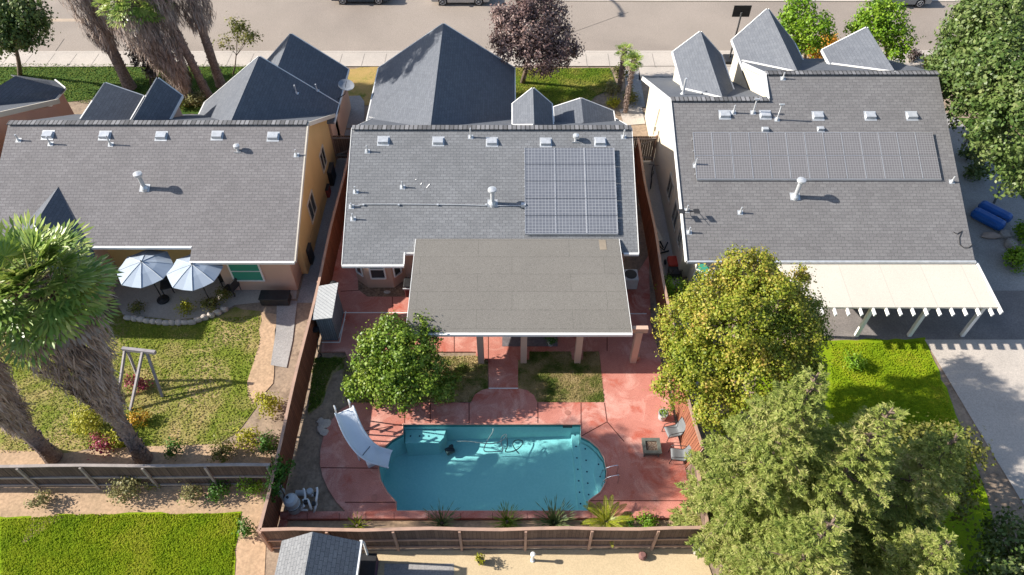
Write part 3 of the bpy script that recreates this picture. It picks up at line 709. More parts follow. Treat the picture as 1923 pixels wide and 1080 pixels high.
g.slab([(c.x-.15,c.y-.28,c.z-.28*kk+.01),(c.x+.17,c.y-.28,c.z-.28*kk+.01),(c.x+.15,c.y+.28,c.z+.28*kk+.01),(c.x-.17,c.y+.28,c.z+.28*kk+.01)],.008)
g.build('roof_patch', M('patch_tan', (.28,.235,.18)), PC)

# ---------------------------------------------------------------- left house
H1 = thing('house', (-17.5, 28.5, 0), 'left neighbour house with long grey rear roof and tan side wall', 'house', 'houses in a row along the street')
YE1, ZE1, YR1 = 22.72, 2.75, 29.28; ZR1 = ZE1 + KR*(YR1-YE1); XL1, XR1 = -24.9, -10.12; YF1 = 34.1
def r1(x, y): return (x, y, ZE1 + KR*(y-YE1))
roof1 = facet('roof', [r1(XL1,23.4), r1(-15,23.4), r1(-15,YE1), r1(XR1,YE1), r1(XR1,YR1), r1(XL1,YR1)], SH1, H1)
ZF1 = ZR1 - KF*(YF1-YR1)
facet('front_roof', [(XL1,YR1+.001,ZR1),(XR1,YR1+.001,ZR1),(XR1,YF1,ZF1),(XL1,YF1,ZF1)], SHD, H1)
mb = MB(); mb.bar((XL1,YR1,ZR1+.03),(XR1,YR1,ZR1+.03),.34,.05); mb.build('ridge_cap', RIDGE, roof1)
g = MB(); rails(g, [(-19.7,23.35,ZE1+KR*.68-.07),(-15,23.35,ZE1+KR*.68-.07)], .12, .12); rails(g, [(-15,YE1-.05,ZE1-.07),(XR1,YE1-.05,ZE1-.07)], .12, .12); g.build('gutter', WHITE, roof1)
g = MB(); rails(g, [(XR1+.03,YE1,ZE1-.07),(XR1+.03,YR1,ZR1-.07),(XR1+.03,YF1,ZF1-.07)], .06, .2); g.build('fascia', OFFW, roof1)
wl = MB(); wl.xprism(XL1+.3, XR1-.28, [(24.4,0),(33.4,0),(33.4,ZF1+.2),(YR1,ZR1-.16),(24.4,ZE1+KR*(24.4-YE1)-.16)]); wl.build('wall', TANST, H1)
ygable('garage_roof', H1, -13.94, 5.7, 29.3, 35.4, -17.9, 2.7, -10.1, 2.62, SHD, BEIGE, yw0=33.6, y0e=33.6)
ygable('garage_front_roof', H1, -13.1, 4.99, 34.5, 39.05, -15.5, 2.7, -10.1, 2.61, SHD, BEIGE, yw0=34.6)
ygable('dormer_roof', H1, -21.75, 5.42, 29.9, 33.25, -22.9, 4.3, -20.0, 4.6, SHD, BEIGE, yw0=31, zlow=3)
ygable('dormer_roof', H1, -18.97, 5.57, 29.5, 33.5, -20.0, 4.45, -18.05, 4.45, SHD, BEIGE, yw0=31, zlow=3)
# rear wing
mb = MB(); mb.slab([(-24.2,20.6,2.75),(-21.8,20.6,4.3),(-21.8,26.3,4.3),(-24.2,22.9,2.75)]); mb.slab([(-21.8,20.6,4.3),(-19.6,20.6,2.8),(-19.6,23.2,2.8),(-21.8,26.3,4.3)])
mb.build('rear_wing_roof', SHD, H1)
mb = MB(); mb.yprism(20.9, 24.5, [(-23.9,0),(-19.9,0),(-19.9,2.75),(-21.8,4.1),(-23.9,2.75)]); mb.build('rear_wing_wall', BEIGE, H1)
mb = MB(); mb.box(-14.2,-10.7,23.3,24.5,0,2.85); mb.build('rear_bump_wall', BEIGE, H1)
window_y(H1, 23.28, -13.6, -12.2, .8, 2.1, GREENG)
window_x(H1, XR1-.28, 30.6, 31.5, 1.5, 2.6, 1); window_x(H1, XR1-.28, 26.9, 28.0, 1.2, 2.4, 1)
def rp1(u, v): return PX(u, v, KR, YE1, ZE1)
for u, v in ((90,254),(197,255),(303,256),(408,255),(513,257)): box_vent(roof1, rp1(u, v), KR)
turtle(roof1, rp1(447,283), KR)
for u, v, h in ((35,264,.4),(95,271,.5),(208,272,.6),(557,292,.4)): pipe_vent(roof1, rp1(u, v), KR, h)
flue(roof1, rp1(272,354), KR)
for x, y, h in ((-11.2,35.4,.5),(-12.0,34.2,.6)):
    pipe_vent(roof1, (x, y, 2.62+.78*(-10.1-x)), 0, h, .04)

# ---------------------------------------------------------------- right house
H3 = thing('house', (14.8, 29.5, 0), 'right neighbour house with cream side wall, three front gables and a long solar array', 'house', 'houses in a row along the street')
YE3, ZE3 = 22.75, 2.75
def r3(x, y): return (x, y, ZE3 + KR*(y-YE3))
YRa, YRb = 30.5, 31.88; ZRa, ZRb = ZE3+KR*(YRa-YE3), ZE3+KR*(YRb-YE3); X3, X3b, X3c = 7.95, 12.85, 21.55
roof3 = facet('roof', [r3(8.15,YE3), r3(X3c,YE3), r3(X3c,YRb), r3(X3b,YRb), r3(X3b,YRa), r3(X3,YRa)], SH3, H3)
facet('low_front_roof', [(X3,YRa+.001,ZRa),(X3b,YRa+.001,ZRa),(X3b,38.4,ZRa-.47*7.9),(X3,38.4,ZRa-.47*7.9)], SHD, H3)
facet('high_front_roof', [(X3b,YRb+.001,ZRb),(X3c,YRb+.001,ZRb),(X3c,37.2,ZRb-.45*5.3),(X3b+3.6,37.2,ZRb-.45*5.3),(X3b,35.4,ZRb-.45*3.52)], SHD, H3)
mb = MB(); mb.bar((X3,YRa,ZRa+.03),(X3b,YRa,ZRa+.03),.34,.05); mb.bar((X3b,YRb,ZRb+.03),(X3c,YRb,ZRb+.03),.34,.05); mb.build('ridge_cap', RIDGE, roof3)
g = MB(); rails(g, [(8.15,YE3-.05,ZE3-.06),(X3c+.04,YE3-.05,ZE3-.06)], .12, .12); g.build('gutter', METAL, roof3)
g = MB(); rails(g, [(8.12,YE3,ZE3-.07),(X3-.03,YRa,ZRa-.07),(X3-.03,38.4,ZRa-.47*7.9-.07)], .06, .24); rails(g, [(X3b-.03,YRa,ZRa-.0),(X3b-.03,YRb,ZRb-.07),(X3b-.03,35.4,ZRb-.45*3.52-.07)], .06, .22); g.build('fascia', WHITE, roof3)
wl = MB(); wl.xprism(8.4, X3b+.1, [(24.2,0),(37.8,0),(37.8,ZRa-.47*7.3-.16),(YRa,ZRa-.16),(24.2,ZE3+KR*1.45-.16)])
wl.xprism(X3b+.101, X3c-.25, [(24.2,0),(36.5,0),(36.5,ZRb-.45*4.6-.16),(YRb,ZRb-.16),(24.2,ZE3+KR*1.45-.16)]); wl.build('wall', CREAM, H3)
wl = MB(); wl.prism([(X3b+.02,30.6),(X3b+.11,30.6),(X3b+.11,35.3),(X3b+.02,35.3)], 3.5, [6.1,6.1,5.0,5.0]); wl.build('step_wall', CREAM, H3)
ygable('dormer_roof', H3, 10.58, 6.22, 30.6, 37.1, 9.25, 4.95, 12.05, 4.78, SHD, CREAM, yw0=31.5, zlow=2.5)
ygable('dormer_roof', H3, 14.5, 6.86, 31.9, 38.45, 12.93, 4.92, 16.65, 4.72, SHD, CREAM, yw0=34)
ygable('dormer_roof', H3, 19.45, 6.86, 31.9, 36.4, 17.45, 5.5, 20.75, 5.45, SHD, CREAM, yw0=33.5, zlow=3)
mb = MB(); mb.bar((9.3,33.3,5.02),(10.55,30.65,6.25),.09,.05); mb.bar((13.0,36.1,5.02),(14.45,31.95,6.9),.09,.05); mb.bar((17.5,34.9,5.56),(19.4,31.95,6.9),.09,.05); mb.build('valley_flashing', WHITE, roof3)
mb = MB(); mb.tube([(13.0,35.6,4.8),(12.95,35.4,4.6),(12.9,35.0,4.2)], .05, 6); mb.tube([(12.15,32.3,4.75),(12.3,31.9,5.3),(12.35,31.7,5.5)], .04, 6); mb.build('downpipe', WHITE, H3)
window_x(H3, 8.4, 28.3, 29.3, 1.3, 2.5, -1); window_x(H3, 8.4, 26.3, 27.3, 1.2, 2.4, -1); window_x(H3, 8.4, 24.9, 25.5, 1.3, 2.2, -1)
bb = MB(); bb.prism([(8.9,24.3),(8.9,23.5),(9.5,22.9),(10.6,22.9),(10.6,24.3)], 0, 2.6); bb.build('bay', CREAM, H3)
wall_window(H3, (8.9,23.5), (9.5,22.9), .1, .9, .8, 2.1, glass=GREENG)
wall_window(H3, (9.5,22.9), (10.6,22.9), .1, .9, .8, 2.1)
def rp3(u, v): return PX(u, v, KR, YE3, ZE3)
for u, v in ((1361,216),(1437,216),(1536,218),(1634,218),(1712,218)): box_vent(roof3, rp3(u, v), KR)
for u, v in ((1541,243),(1437,244)): box_vent(roof3, rp3(u, v), KR, .6)
for u, v, h in ((1377,212,.5),(1414,212,.8),(1459,225,.9),(1306,312,.5),(1290,396,.4),(1294,437,.4),(1390,400,.4),(1787,342,.4),(1470,148,.4)): pipe_vent(roof3, rp3(u, v), KR, h, T=h > .7)
pipe_vent(roof3, (8.9,32.0,ZRa-.47*1.5), 0, 1.0, .06)
flue(roof3, rp3(1493,370), KR, 1.1)
xa = 8.95
solar(roof3, 8.87, 20.66, 26.45, 28.74, 13, 2, KR, YE3, ZE3, PANEL2, .12)
mb = MB(); c = rp3(1283,410)
mb.tube([c, c+Vector((.0,0,.5))], .02, 6); mb.cbox(c+Vector((-.15,.0,.45)), (.28,.3,.02)); mb.cbox(c+Vector((.55,0,.45)), (.28,.3,.02)); mb.tube([c+Vector((-.1,0,.45)), c+Vector((.6,0,.45))], .025, 6)
mb.tube([c+Vector((.22,-.3,.45)), c+Vector((.22,.3,.45))], .012, 6)
mb.build('antenna_shadow_shape', DARKM, roof3)  # black bow-tie plates added in the shape of a cast shadow on the roof
mb = MB(); mb.tube([rp3(u,v)+Vector((0,0,.02)) for u, v in ((1790,436),(1797,440),(1806,434),(1801,447),(1802,460),(1810,466),(1819,466),(1826,460))], .018, 5); mb.build('roof_cable', BLACK, roof3)
mb = MB()
mb.bar((8.36,34.6,1.0),(8.36,34.2,3.1),.04,.04); mb.bar((8.36,33.6,.8),(8.36,33.4,2.2),.05,.05); mb.box(8.22,8.4,33.5,33.8,.9,1.3); mb.box(8.28,8.4,34.3,34.5,1.5,1.8)
mb.build('utility_box', OFFW, H3)
# right patio cover
PC3 = thing('patio_cover', (17.5, 21.5, 0), 'long cream patio cover on white posts behind the right neighbour house', 'patio cover')
facet('canopy', [(12.3,22.62,2.62),(21.6,22.62,2.62),(21.65,20.2,2.42),(13.6,20.2,2.42)], brickmat('cream_roll_roofing', (.54,.50,.43), (.56,.52,.45), (.40,.37,.32), 1.9, 6.0, .012, blotch=.25, tint=(.44,.40,.34), off=0, fine=.12), PC3, .1)
for u in range(14):
    g = MB(); x = 13.8 + u*.58; g.bar((x,22.3,2.48),(x,19.85,2.28),.07,.16); g.build('rafter', WHITE, PC3)
g = MB(); g.bar((13.4,20.45,2.2),(21.8,20.45,2.2),.12,.2); g.build('beam', WHITE, PC3)
g = MB(); rails(g, [(21.68,22.7,2.58),(21.72,19.9,2.36)], .06, .2); g.build('fascia', WHITE, PC3)
for x in (13.9,16.3,18.8,21.3): g = MB(); g.box(x-.08,x+.08,20.38,20.54,0,2.15); g.build('post', WHITE, PC3)

# ---------------------------------------------------------------- far left pink house
H0 = thing('house', (-31, 29, 0), 'pink stucco house cut off by the left edge of the photo', 'house', 'houses in a row along the street')
wl = MB(); wl.xprism(-36, -26.4, [(22.5,0),(35.0,0),(35.0,2.7),(29.2,5.8),(22.5,2.7)]); wl.build('wall', PINKST, H0)
facet('roof', [(-36,22,2.7),(-26.6,22,2.7),(-26.6,29.2,6.0),(-36,29.2,6.0)], SH1, H0)
facet('front_roof', [(-36,29.201,6.0),(-26.6,29.201,6.0),(-26.6,35.4,2.85),(-36,35.4,2.85)], SHD, H0)
g = MB(); rails(g, [(-26.35,22.3,2.75),(-26.35,29.2,5.95),(-26.35,35.4,2.8)], .12, .26); g.build('fascia', OFFW, H0)
a, b_, c, d, e = P(88,201,2.7), P(121,167,2.7), P(28,143,4.0), Vector((-29.2,33.0,4.4)), Vector((-27.4,34.2,2.7))
facet('wing_roof', [a, b_, c, d, e], SHD, H0, .1); facet('wing_front_roof', [b_ + Vector((.01,.01,0)), P(104,152,2.6), P(20,140,3.4), c + Vector((0,.01,0))], SHD, H0, .1)
g = MB(); rails(g, [P(90,204,2.62), P(123,166,2.62), P(104,151,2.55)], .07, .14); g.build('wing_fascia', WHITE, H0)
wl = MB(); wl.prism([P(100,205,2)[:2], P(122,182,2)[:2], P(60,175,2)[:2], P(40,200,2)[:2]], 0, 2.4); wl.build('wing_wall', PINKST, H0)

# ---------------------------------------------------------------- shed behind the back fence
SH = thing('shed', (-6.9, 8.2, 0), 'grey gabled shed roof beyond the back fence at the bottom of the photo', 'shed')
mb = MB(); mb.slab([(-8.1,4,2.2),(-6.85,4,3.0),(-6.85,9.75,3.0),(-8.1,9.75,2.2)]); mb.slab([(-6.85,4,3.0),(-5.35,4,2.15),(-5.35,9.75,2.15),(-6.85,9.75,3.0)]); mb.build('roof', SH2, SH)
mb = MB(); mb.yprism(4.2, 9.55, [(-7.9,0),(-5.55,0),(-5.55,2.1),(-6.85,2.85),(-7.9,2.15)]); mb.build('wall', BEIGE, SH)
mb = MB(); rails(mb, [(-5.33,4,2.08),(-5.33,9.8,2.08)], .1, .12); mb.tube([(-5.3,9.75,2.05),(-5.3,9.85,1.8),(-5.35,9.85,.1)], .045, 6); mb.build('gutter', WHITE, SH)

# ================================================================ FENCES
def fence(name, p0, p1, h, label, bm_, rail, lean=None, step=2.4, double=False, side=1):
    p0 = Vector((p0[0], p0[1], 0)); p1 = Vector((p1[0], p1[1], 0)); d = p1-p0; Ln = d.length; d.normalize(); nr = Vector((-d.y, d.x, 0))
    t = thing(name, p0.lerp(p1, .5), label, 'fence'); rr = random.Random(len(label))
    lean = lean or (lambda s: 0)
    mb = MB(); s = 0; ln = .14
    while s < Ln-.01:
        hh = h + rr.uniform(-.015,.015); o = lean(s); th = .018
        a = p0 + d*s; b_ = p0 + d*min(s+ln-.0005, Ln); j_ = rr.uniform(-.006,.006)
        vs = []
        for zz, oo in ((0, 0), (hh, o)):
            for q, sg in ((a,-1),(b_,-1),(b_,1),(a,1)): vs.append(q + nr*(sg*th/2 + oo + j_) + Vector((0,0,zz)))
        mb.add(vs, [(0,3,2,1),(4,5,6,7),(0,1,5,4),(1,2,6,5),(2,3,7,6),(3,0,4,7)]); s += ln
    mb.build('board_panel', bm_, t)
    rl = MB(); n_ = max(2, int(Ln/1.2))
    for i in range(n_):
        s0, s1 = Ln*i/n_, Ln*(i+1)/n_
        for zz, wd, hg in ((h+.02, .12, .035), (h*.5, .05, .09), (.25, .05, .09)):
            q0 = p0 + d*s0 + nr*(lean(s0)*zz/h - (0 if zz > h else .04*side)) + Vector((0,0,zz)); q1 = p0 + d*s1 + nr*(lean(s1)*zz/h - (0 if zz > h else .04*side)) + Vector((0,0,zz))
            rl.bar(q0, q1, wd, hg)
    rl.build('rail', rail, t)
    s = 0
    while s <= Ln+.01:
        ps_ = MB(); q = p0 + d*s - nr*.07*side; o = lean(s); ps_.bar(q, q + nr*o + Vector((0,0,h-.03)), .09, .09); ps_.build('post', rail, t); s += step
    return t
fence('wooden_fence', (-9.12,10.3), (-9.12,33.4), 1.8, 'long reddish board fence along the left side of the pool yard', WOODR, RAIL, side=-1, lean=lambda s: -.03*math.sin(s*.7))
fence('wooden_fence', (7.12,13.6), (7.12,33.2), 1.8, 'reddish board fence between the pool yard and the right neighbour alley', WOODR, RAIL, side=1, lean=lambda s: -.05 + .04*math.sin(s*.9) - (.28*max(0, 1-s/3.5)))
fence('wooden_fence', (-9.1,10.3), (7.05,10.36), 1.8, 'weathered board fence with pink cap rail behind the pool planting bed', WOODW, RAIL, side=1, lean=lambda s: .03*math.sin(s*1.3))
fence('wooden_fence', (-31,12.75), (-9.3,12.85), 1.8, 'dark board fence across the garden left of the pool yard', WOODD, RAILG, side=1, lean=lambda s: .02*math.sin(s))
fence('wooden_fence', (7.1,10.4), (7.12,13.4), 1.8, 'short fence run half hidden by the conifers at the pool yard corner', WOODW, RAIL, side=1)
# gates
def gate(p0, p1, h, label, mat):
    p0 = Vector(p0); p1 = Vector(p1); t = thing('wooden_gate', (p0+p1)/2, label, 'gate', None)
    mb = MB(); d = p1-p0; n_ = int(d.length/.13); nr = Vector((-d.y, d.x, 0)).normalized()
    for i in range(n_): mb.bar(p0 + d*((i+.5)/n_) + Vector((0,0,.05)), p0 + d*((i+.5)/n_) + Vector((0,0,h)), d.length/n_*.92, .02, nr)
    mb.build('board_panel', mat, t)
    fr = MB()
    for z in (.3, h-.15): fr.bar(p0 + Vector((0,0,z)) - nr*.04, p1 + Vector((0,0,z)) - nr*.04, .05, .09)
    fr.bar(p0 + Vector((0,0,.3)) - nr*.04, p1 + Vector((0,0,h-.15)) - nr*.04, .05, .09)
    fr.build('brace', RAILG, t)
    for q in (p0, p1): ps_ = MB(); ps_.bar(q, q + Vector((0,0,h+.05)), .1, .1); ps_.build('post', RAIL, t)
gate((5.6,33.4,0), (8.3,33.4,0), 1.8, 'grey plank gate closing the alley beside the cream wall', WOODW)
gate((-10.4,33.6,0), (-7.6,33.6,0), 1.7, 'dark wooden gate between the left and middle houses', WOODW)

# ================================================================ TREES AND PLANTS
tree('sweetgum_tree', P(1378,760), lb((1400,520,7,1.1),(1335,560,6.2,1.1),(1450,570,6.8,1.2),(1290,610,5.2,1.1),(1380,620,6.6,1.5),(1475,640,6,1.2),(1510,590,5.6,.75),(1320,690,5.0,1.2),
     (1420,700,5.6,1.3),(1270,720,3.9,.75),(1350,760,4.2,.9),(1500,520,5.4,.42),(1530,625,4.6,.55),(1440,495,6.6,.42),(1505,690,4.4,.8),(1375,800,3.4,.45),(1290,655,4.8,.8),(1380,490,6.9,.35)),
     L_SWEET, 'big yellow green sweetgum tree leaning over the right side fence of the pool yard', leaf=.10, per=280, trunk_r=.2, clump=.28, inner=.12)
tree('citrus_tree', P(755,735), lb((735,630,2.8,.85),(700,680,2.1,.8),(770,660,2.8,.95),(720,720,1.5,.9),(800,700,1.9,.95),(670,725,1.1,.55),(830,730,1.2,.55),(790,610,2.5,.4),(805,640,2.4,.5),(760,735,1.5,.8),
     (700,645,2.3,.6),(745,690,2.3,.9),(845,715,.9,.4)),
     L_CITRUS, 'round green citrus tree in the bed between patio and pool', leaf=.12, per=210, trunk_r=.1, clump=.26)
tree('plum_tree', P(981,155), lb((980,20,5.0,1.1),(1000,60,4.2,1.5),(960,50,4.4,1.1),(1040,60,4.0,1.1),(1060,95,3.2,.9),(1010,105,3.2,1.2),(960,95,3.4,.9),(1035,120,2.6,.8),(940,30,4.8,.7),(1010,10,5.2,.9),(945,75,3.7,.7),(1080,100,2.9,.45),(1040,20,4.7,.8)),
     L_PLUM, 'purple leaved plum tree on the front lawn beside the street', leaf=.15, per=95, trunk_r=.14, clump=.36)
tree('street_tree', P(37,142), lb((20,15,5.2,1.2),(55,25,5.0,1.1),(10,50,4.4,1.2),(60,60,4.0,.9),(30,75,3.8,.9),(-20,30,5.0,1.4),(78,40,4.4,.5),(0,85,3.4,.6)),
     L_BROAD, 'green street tree with slanting trunk at the top left corner of the photo', leaf=.2, per=60, trunk_r=.13)
tree('broad_leaf_tree', P(1850,250), lb((1850,60,8,1.9),(1905,20,9,2),(1800,120,6,1.5),(1790,170,4.6,1.2),(1880,130,8,1.9),(1850,200,6,1.6),(1900,240,6.4,1.6),(1920,320,4.6,1.1),(1835,150,6.6,1.6),(1870,10,8.5,1.6),(1815,60,6.5,1.2),
     (1780,120,4.6,.8),(1920,180,7.5,1.6),(1870,270,4.5,1.1),(1890,180,7,1.4)),
     L_BROAD, 'huge dense green tree filling the upper right corner', leaf=.19, per=85, trunk_r=.35, clump=.5, inner=.1)
tree('garden_tree', P(1512,118), lb((1500,25,3.9,1.0),(1485,60,3.2,.9),(1530,60,3.4,1.0),(1515,85,2.6,.8),(1545,45,3.0,.6),(1475,40,3.2,.5),(1500,5,4.2,.6),(1490,90,2.3,.6)),
     L_LIME, 'fresh green tree behind the biggest gable of the right house', leaf=.17, per=70, trunk_r=.1, clump=.32)
tree('garden_tree', P(1668,118), lb((1640,30,3.8,1.0),(1670,40,3.6,1.1),(1625,45,3.2,.7),(1690,75,2.7,.9),(1600,52,2.9,.45),(1680,100,2.0,.7),(1650,65,3.0,.9),(1660,12,4.0,.6)),
     L_LIME, 'fresh green tree in front of the parked car at the upper right', leaf=.17, per=70, trunk_r=.1, clump=.32)
tree('small_street_tree', P(437,140), lb((445,60,2.8,.7),(465,75,2.5,.6),(425,85,2.2,.45),(450,50,3.0,.5),(478,68,2.4,.35)),
     L_OLIVE, 'thin young olive green tree right of the tall palms', leaf=.15, per=45, trunk_r=.04)
tree('dark_leaf_tree', P(283,160), lb((270,70,2.8,.5),(265,95,2.3,.75),(285,105,2.0,.7),(290,125,1.3,.6),(258,110,1.8,.4)),
     L_DARK, 'small tree with dark purple glossy leaves between the palms', leaf=.17, per=70, trunk_r=.06)
def shrub(u, v, z, rads, lmat, label, group=None, leaf=.09, per=90, name='shrub'):
    c = P(u, v); r = rads
    lob = [((c.x, c.y, r*.7), r*.8)] + [((c.x+random.uniform(-.6,.6)*r, c.y+random.uniform(-.6,.6)*r, r*random.uniform(.4,1.1)), r*.5) for _ in range(4)]
    return tree(name, (c.x, c.y, -.02), lob, lmat, label, 'shrub', leaf, per, trunk_r=.03, group=group, clump=.22)
shrub(1524,108,0,.75,L_ORANGE,'orange yellow shrub between two gables of the right house',leaf=.13)
shrub(1552,92,0,.7,L_ORANGE,'smaller orange shrub next to the fresh green front tree',leaf=.13)
shrub(1742,130,0,.55,L_YEL,'low yellowish shrub beside the roof corner at the right driveway',leaf=.12)
shrub(1716,112,0,.5,L_DARK,'dark low shrub behind the rightmost gable',leaf=.12)
shrub(1166,145,0,.55,L_OLIVE,'grey green shrub at the end of the middle front lawn',leaf=.11)
shrub(1147,178,0,.6,L_SCRUB,'brownish shrub at the edge of the middle front lawn',leaf=.1)
shrub(1150,198,0,.42,L_YEL,'pale spiky shrub nearest the porch roof',leaf=.12)
shrub(1182,188,0,.6,L_OLIVE,'olive shrub at the foot of the slim palm',leaf=.1)
shrub(375,196,0,.6,L_SCRUB,'dry brown scrub at the base of the skirted palms',leaf=.12)
shrub(345,200,0,.5,L_OLIVE,'low green brown scrub left of the palm trunks',leaf=.12)
shrub(290,150,0,.5,L_SCRUB,'dry twiggy bush below the dark leaved tree',leaf=.12)
# left neighbour garden
for u, v, r, m_, s in ((395,580,.45,L_OLIVE,'olive shrub on the curved planter left of the grey box'),(350,585,.42,L_YEL,'yellow green shrub on the curved planter below the parasols'),
    (262,582,.38,L_OLIVE,'small shrub at the left end of the curved planter'),(425,560,.45,L_OLIVE,'dark green shrub beside the right parasol'),
    (175,800,.8,L_YEL,'bright yellow shrub between the two left palm trunks'),(225,830,.5,L_YEL,'small yellow shrub beside the leaning palm trunk'),
    (262,730,.5,L_RED,'shrub with red and pink flowers under the palm'),(268,790,.4,L_ORANGE,'orange flowering shrub near the timber frame'),(195,845,.45,L_RED,'dark red low shrub in the left garden'),
    (510,772,.62,L_YEL,'yellow green shrub against the left pool yard fence'),(470,830,.55,L_YEL,'yellow green shrub above the left board fence'),(420,850,.6,L_OLIVE,'grey green shrub above the left board fence'),
    (505,840,.5,L_IVY,'dark green shrub in the corner of the two left fences'),(330,850,.4,L_IVY,'low dark shrub at the edge of the left lawn'),
    (245,925,.75,L_SCRUB,'wide pale shrub in the bare strip beyond the left fence'),(292,905,.4,L_OLIVE,'small yellow green shrub growing against the lower left fence'),(82,945,.42,L_SCRUB,'pale round shrub at the left end of the bare strip'),
    (362,935,.45,L_SCRUB,'brownish shrub in the middle of the bare strip'),(415,925,.5,L_IVY,'dark green shrub near the fence corner of the bare strip'),(472,915,.6,L_LIME,'light green shrub beside the pool yard fence corner'),(465,1000,.4,L_IVY,'dark shrub at the right edge of the bright lawn')):
    shrub(u, v, 0, r, m_, s)
# right side
shrub(1262,556,0,.75,L_LIME,'bright green shrub in the alley corner beside the red mower',leaf=.12)
for u, v, r, m_, s in ((1830,330,.7,L_BROAD,'dark weedy bush beside the right house wall'),(1815,300,.5,L_BROAD,'small dark bush on the shaded concrete strip'),(1900,500,.8,L_LIME,'light green bush at the right edge of the photo'),(1925,455,.8,L_LIME,'light green bush above the other at the right photo edge')):
    shrub(u, v, 0, r, m_, s, leaf=.13)
shrub(1600,690,0,.5,L_LIME,'low bush at the left edge of the right lawn',leaf=.1)

def conifer(base, H_, R_, label, n=150, dens=150, z0=.6, lean=(0,0)):
    t = thing('conifer_tree', base, label, 'tree', 'conifers at the lower right corner'); b = Vector(base)
    tr = MB(); tip = b + Vector((lean[0], lean[1], H_)); tr.tube([b, b.lerp(tip,.5), tip], [.22,.13,.02], 8)
    Cs, Ns, Ds = [], [], []; rr = RNG; wood = []
    for i in range(n):
        f = (i+.5)/n; f = 1-(1-f)**.85 if f > .5 else f; z = z0 + (H_-z0-.15)*f; az = i*2.39996 + rr.uniform(-.4,.4)
        Lb = max(.25, R_*(1-f)**.72*rr.uniform(.7,1.12)*(.75+.25*min(1,f*5))); up = -.12 + .55*f + rr.uniform(-.12,.12)
        o = b + Vector((lean[0]*f, lean[1]*f, z)); d = Vector((math.cos(az), math.sin(az), up)).normalized()
        e = o + d*Lb + Vector((0,0,-.08*Lb*Lb*(1-f)));
        if i % 3 == 0 or f > .85: wood.append((o, e))
        O = np.array(o); E_ = np.array(e); dv = np.array(d); side = np.cross(dv, [0,0,1.]); side /= np.linalg.norm(side)
        ntw = max(5, int(Lb*dens/10)); st = rr.uniform(.12,1,(ntw,1))**.7; sg = np.sign(rr.uniform(-1,1,(ntw,1)))
        td = dv*.75 + side*sg*rr.uniform(.35,1.1,(ntw,1)) + np.array([0,0,1])*rr.uniform(-.15,.5,(ntw,1)); td /= np.linalg.norm(td,axis=1,keepdims=True)
        tl = (.16 + .30*Lb*(1.1-st)*.5)*rr.uniform(.7,1.3,(ntw,1)); to = O + (E_-O)*st
        m_ = 13; q = np.tile(np.linspace(.1,1.05,m_),ntw)[:,None]; T0 = np.repeat(to,m_,0); TD = np.repeat(td,m_,0); TL = np.repeat(tl,m_,0)
        ts = np.cross(TD,[0,0,1.]); ts /= (np.linalg.norm(ts,axis=1,keepdims=True)+1e-6); alt = np.tile(np.where(np.arange(m_) % 2, 1., -1.),ntw)[:,None]
        D = TD + ts*alt*.75 + rr.normal(size=(len(T0),3))*.18 + np.array([0,0,.1]); D /= np.linalg.norm(D,axis=1,keepdims=True)
        C = T0 + TD*TL*q + D*.045 + rr.normal(size=(len(T0),3))*.012
        Cs.append(C); Ds.append(D); Ns.append(rr.normal(size=C.shape)*.35 + np.array([0,0,1.]))
    for o, e in wood: tr.tube([o, o.lerp(e,.5), e], [.045,.03,.012], 5, cap=False)
    tr.build('trunk', BARK, t, smooth=True)
    C = np.concatenate(Cs); N = np.concatenate(Ns); D = np.concatenate(Ds)
    leaf_mesh('crown', C, N, RNG.uniform(.11,.19,len(C)), RNG.uniform(.03,.05,len(C)), L_NEEDLE, t, D=D)
    return t
conifer((8.35,11.0,0), 10.8, 2.7, 'tall conifer right beside the corner of the pool yard fence', 230, 230)
conifer((10.3,10.2,0), 10.3, 2.4, 'conifer with a bare twiggy top right of the tallest one', 210, 230)
conifer((12.9,10.3,0), 8.6, 2.3, 'outermost conifer on the right of the dark gap', 190, 220)
conifer((8.7,7.9,0), 8.4, 2.4, 'conifer closest to the bottom edge, left of the dark gap', 190, 220)
conifer((12.2,7.7,0), 7.4, 2.3, 'lower conifer closest to the bottom edge, right of the dark gap', 170, 220)
tree('garden_tree', (15.6,11.8,0), [((15.2,12.0,3.6),1.0),((16.2,12.6,3.4),.9),((15.0,12.9,3.2),.8),((16.0,11.4,2.8),.9),((14.4,12.4,3.0),.8)], L_OLIVE, 'yellow green tree at the right end of the conifers over the lawn', leaf=.14, per=80, trunk_r=.08)
tree('garden_tree', (17.3,8.6,0), [((17,8.6,2.6),1.3),((17.9,9.6,2.2),1.2),((16.6,7.8,2.2),1.2),((18.6,8.2,2.0),1.3),((19.3,9.6,2.0),1.1)], L_BROAD, 'dark green tree in the lower right corner of the photo', leaf=.16, per=60, trunk_r=.1)

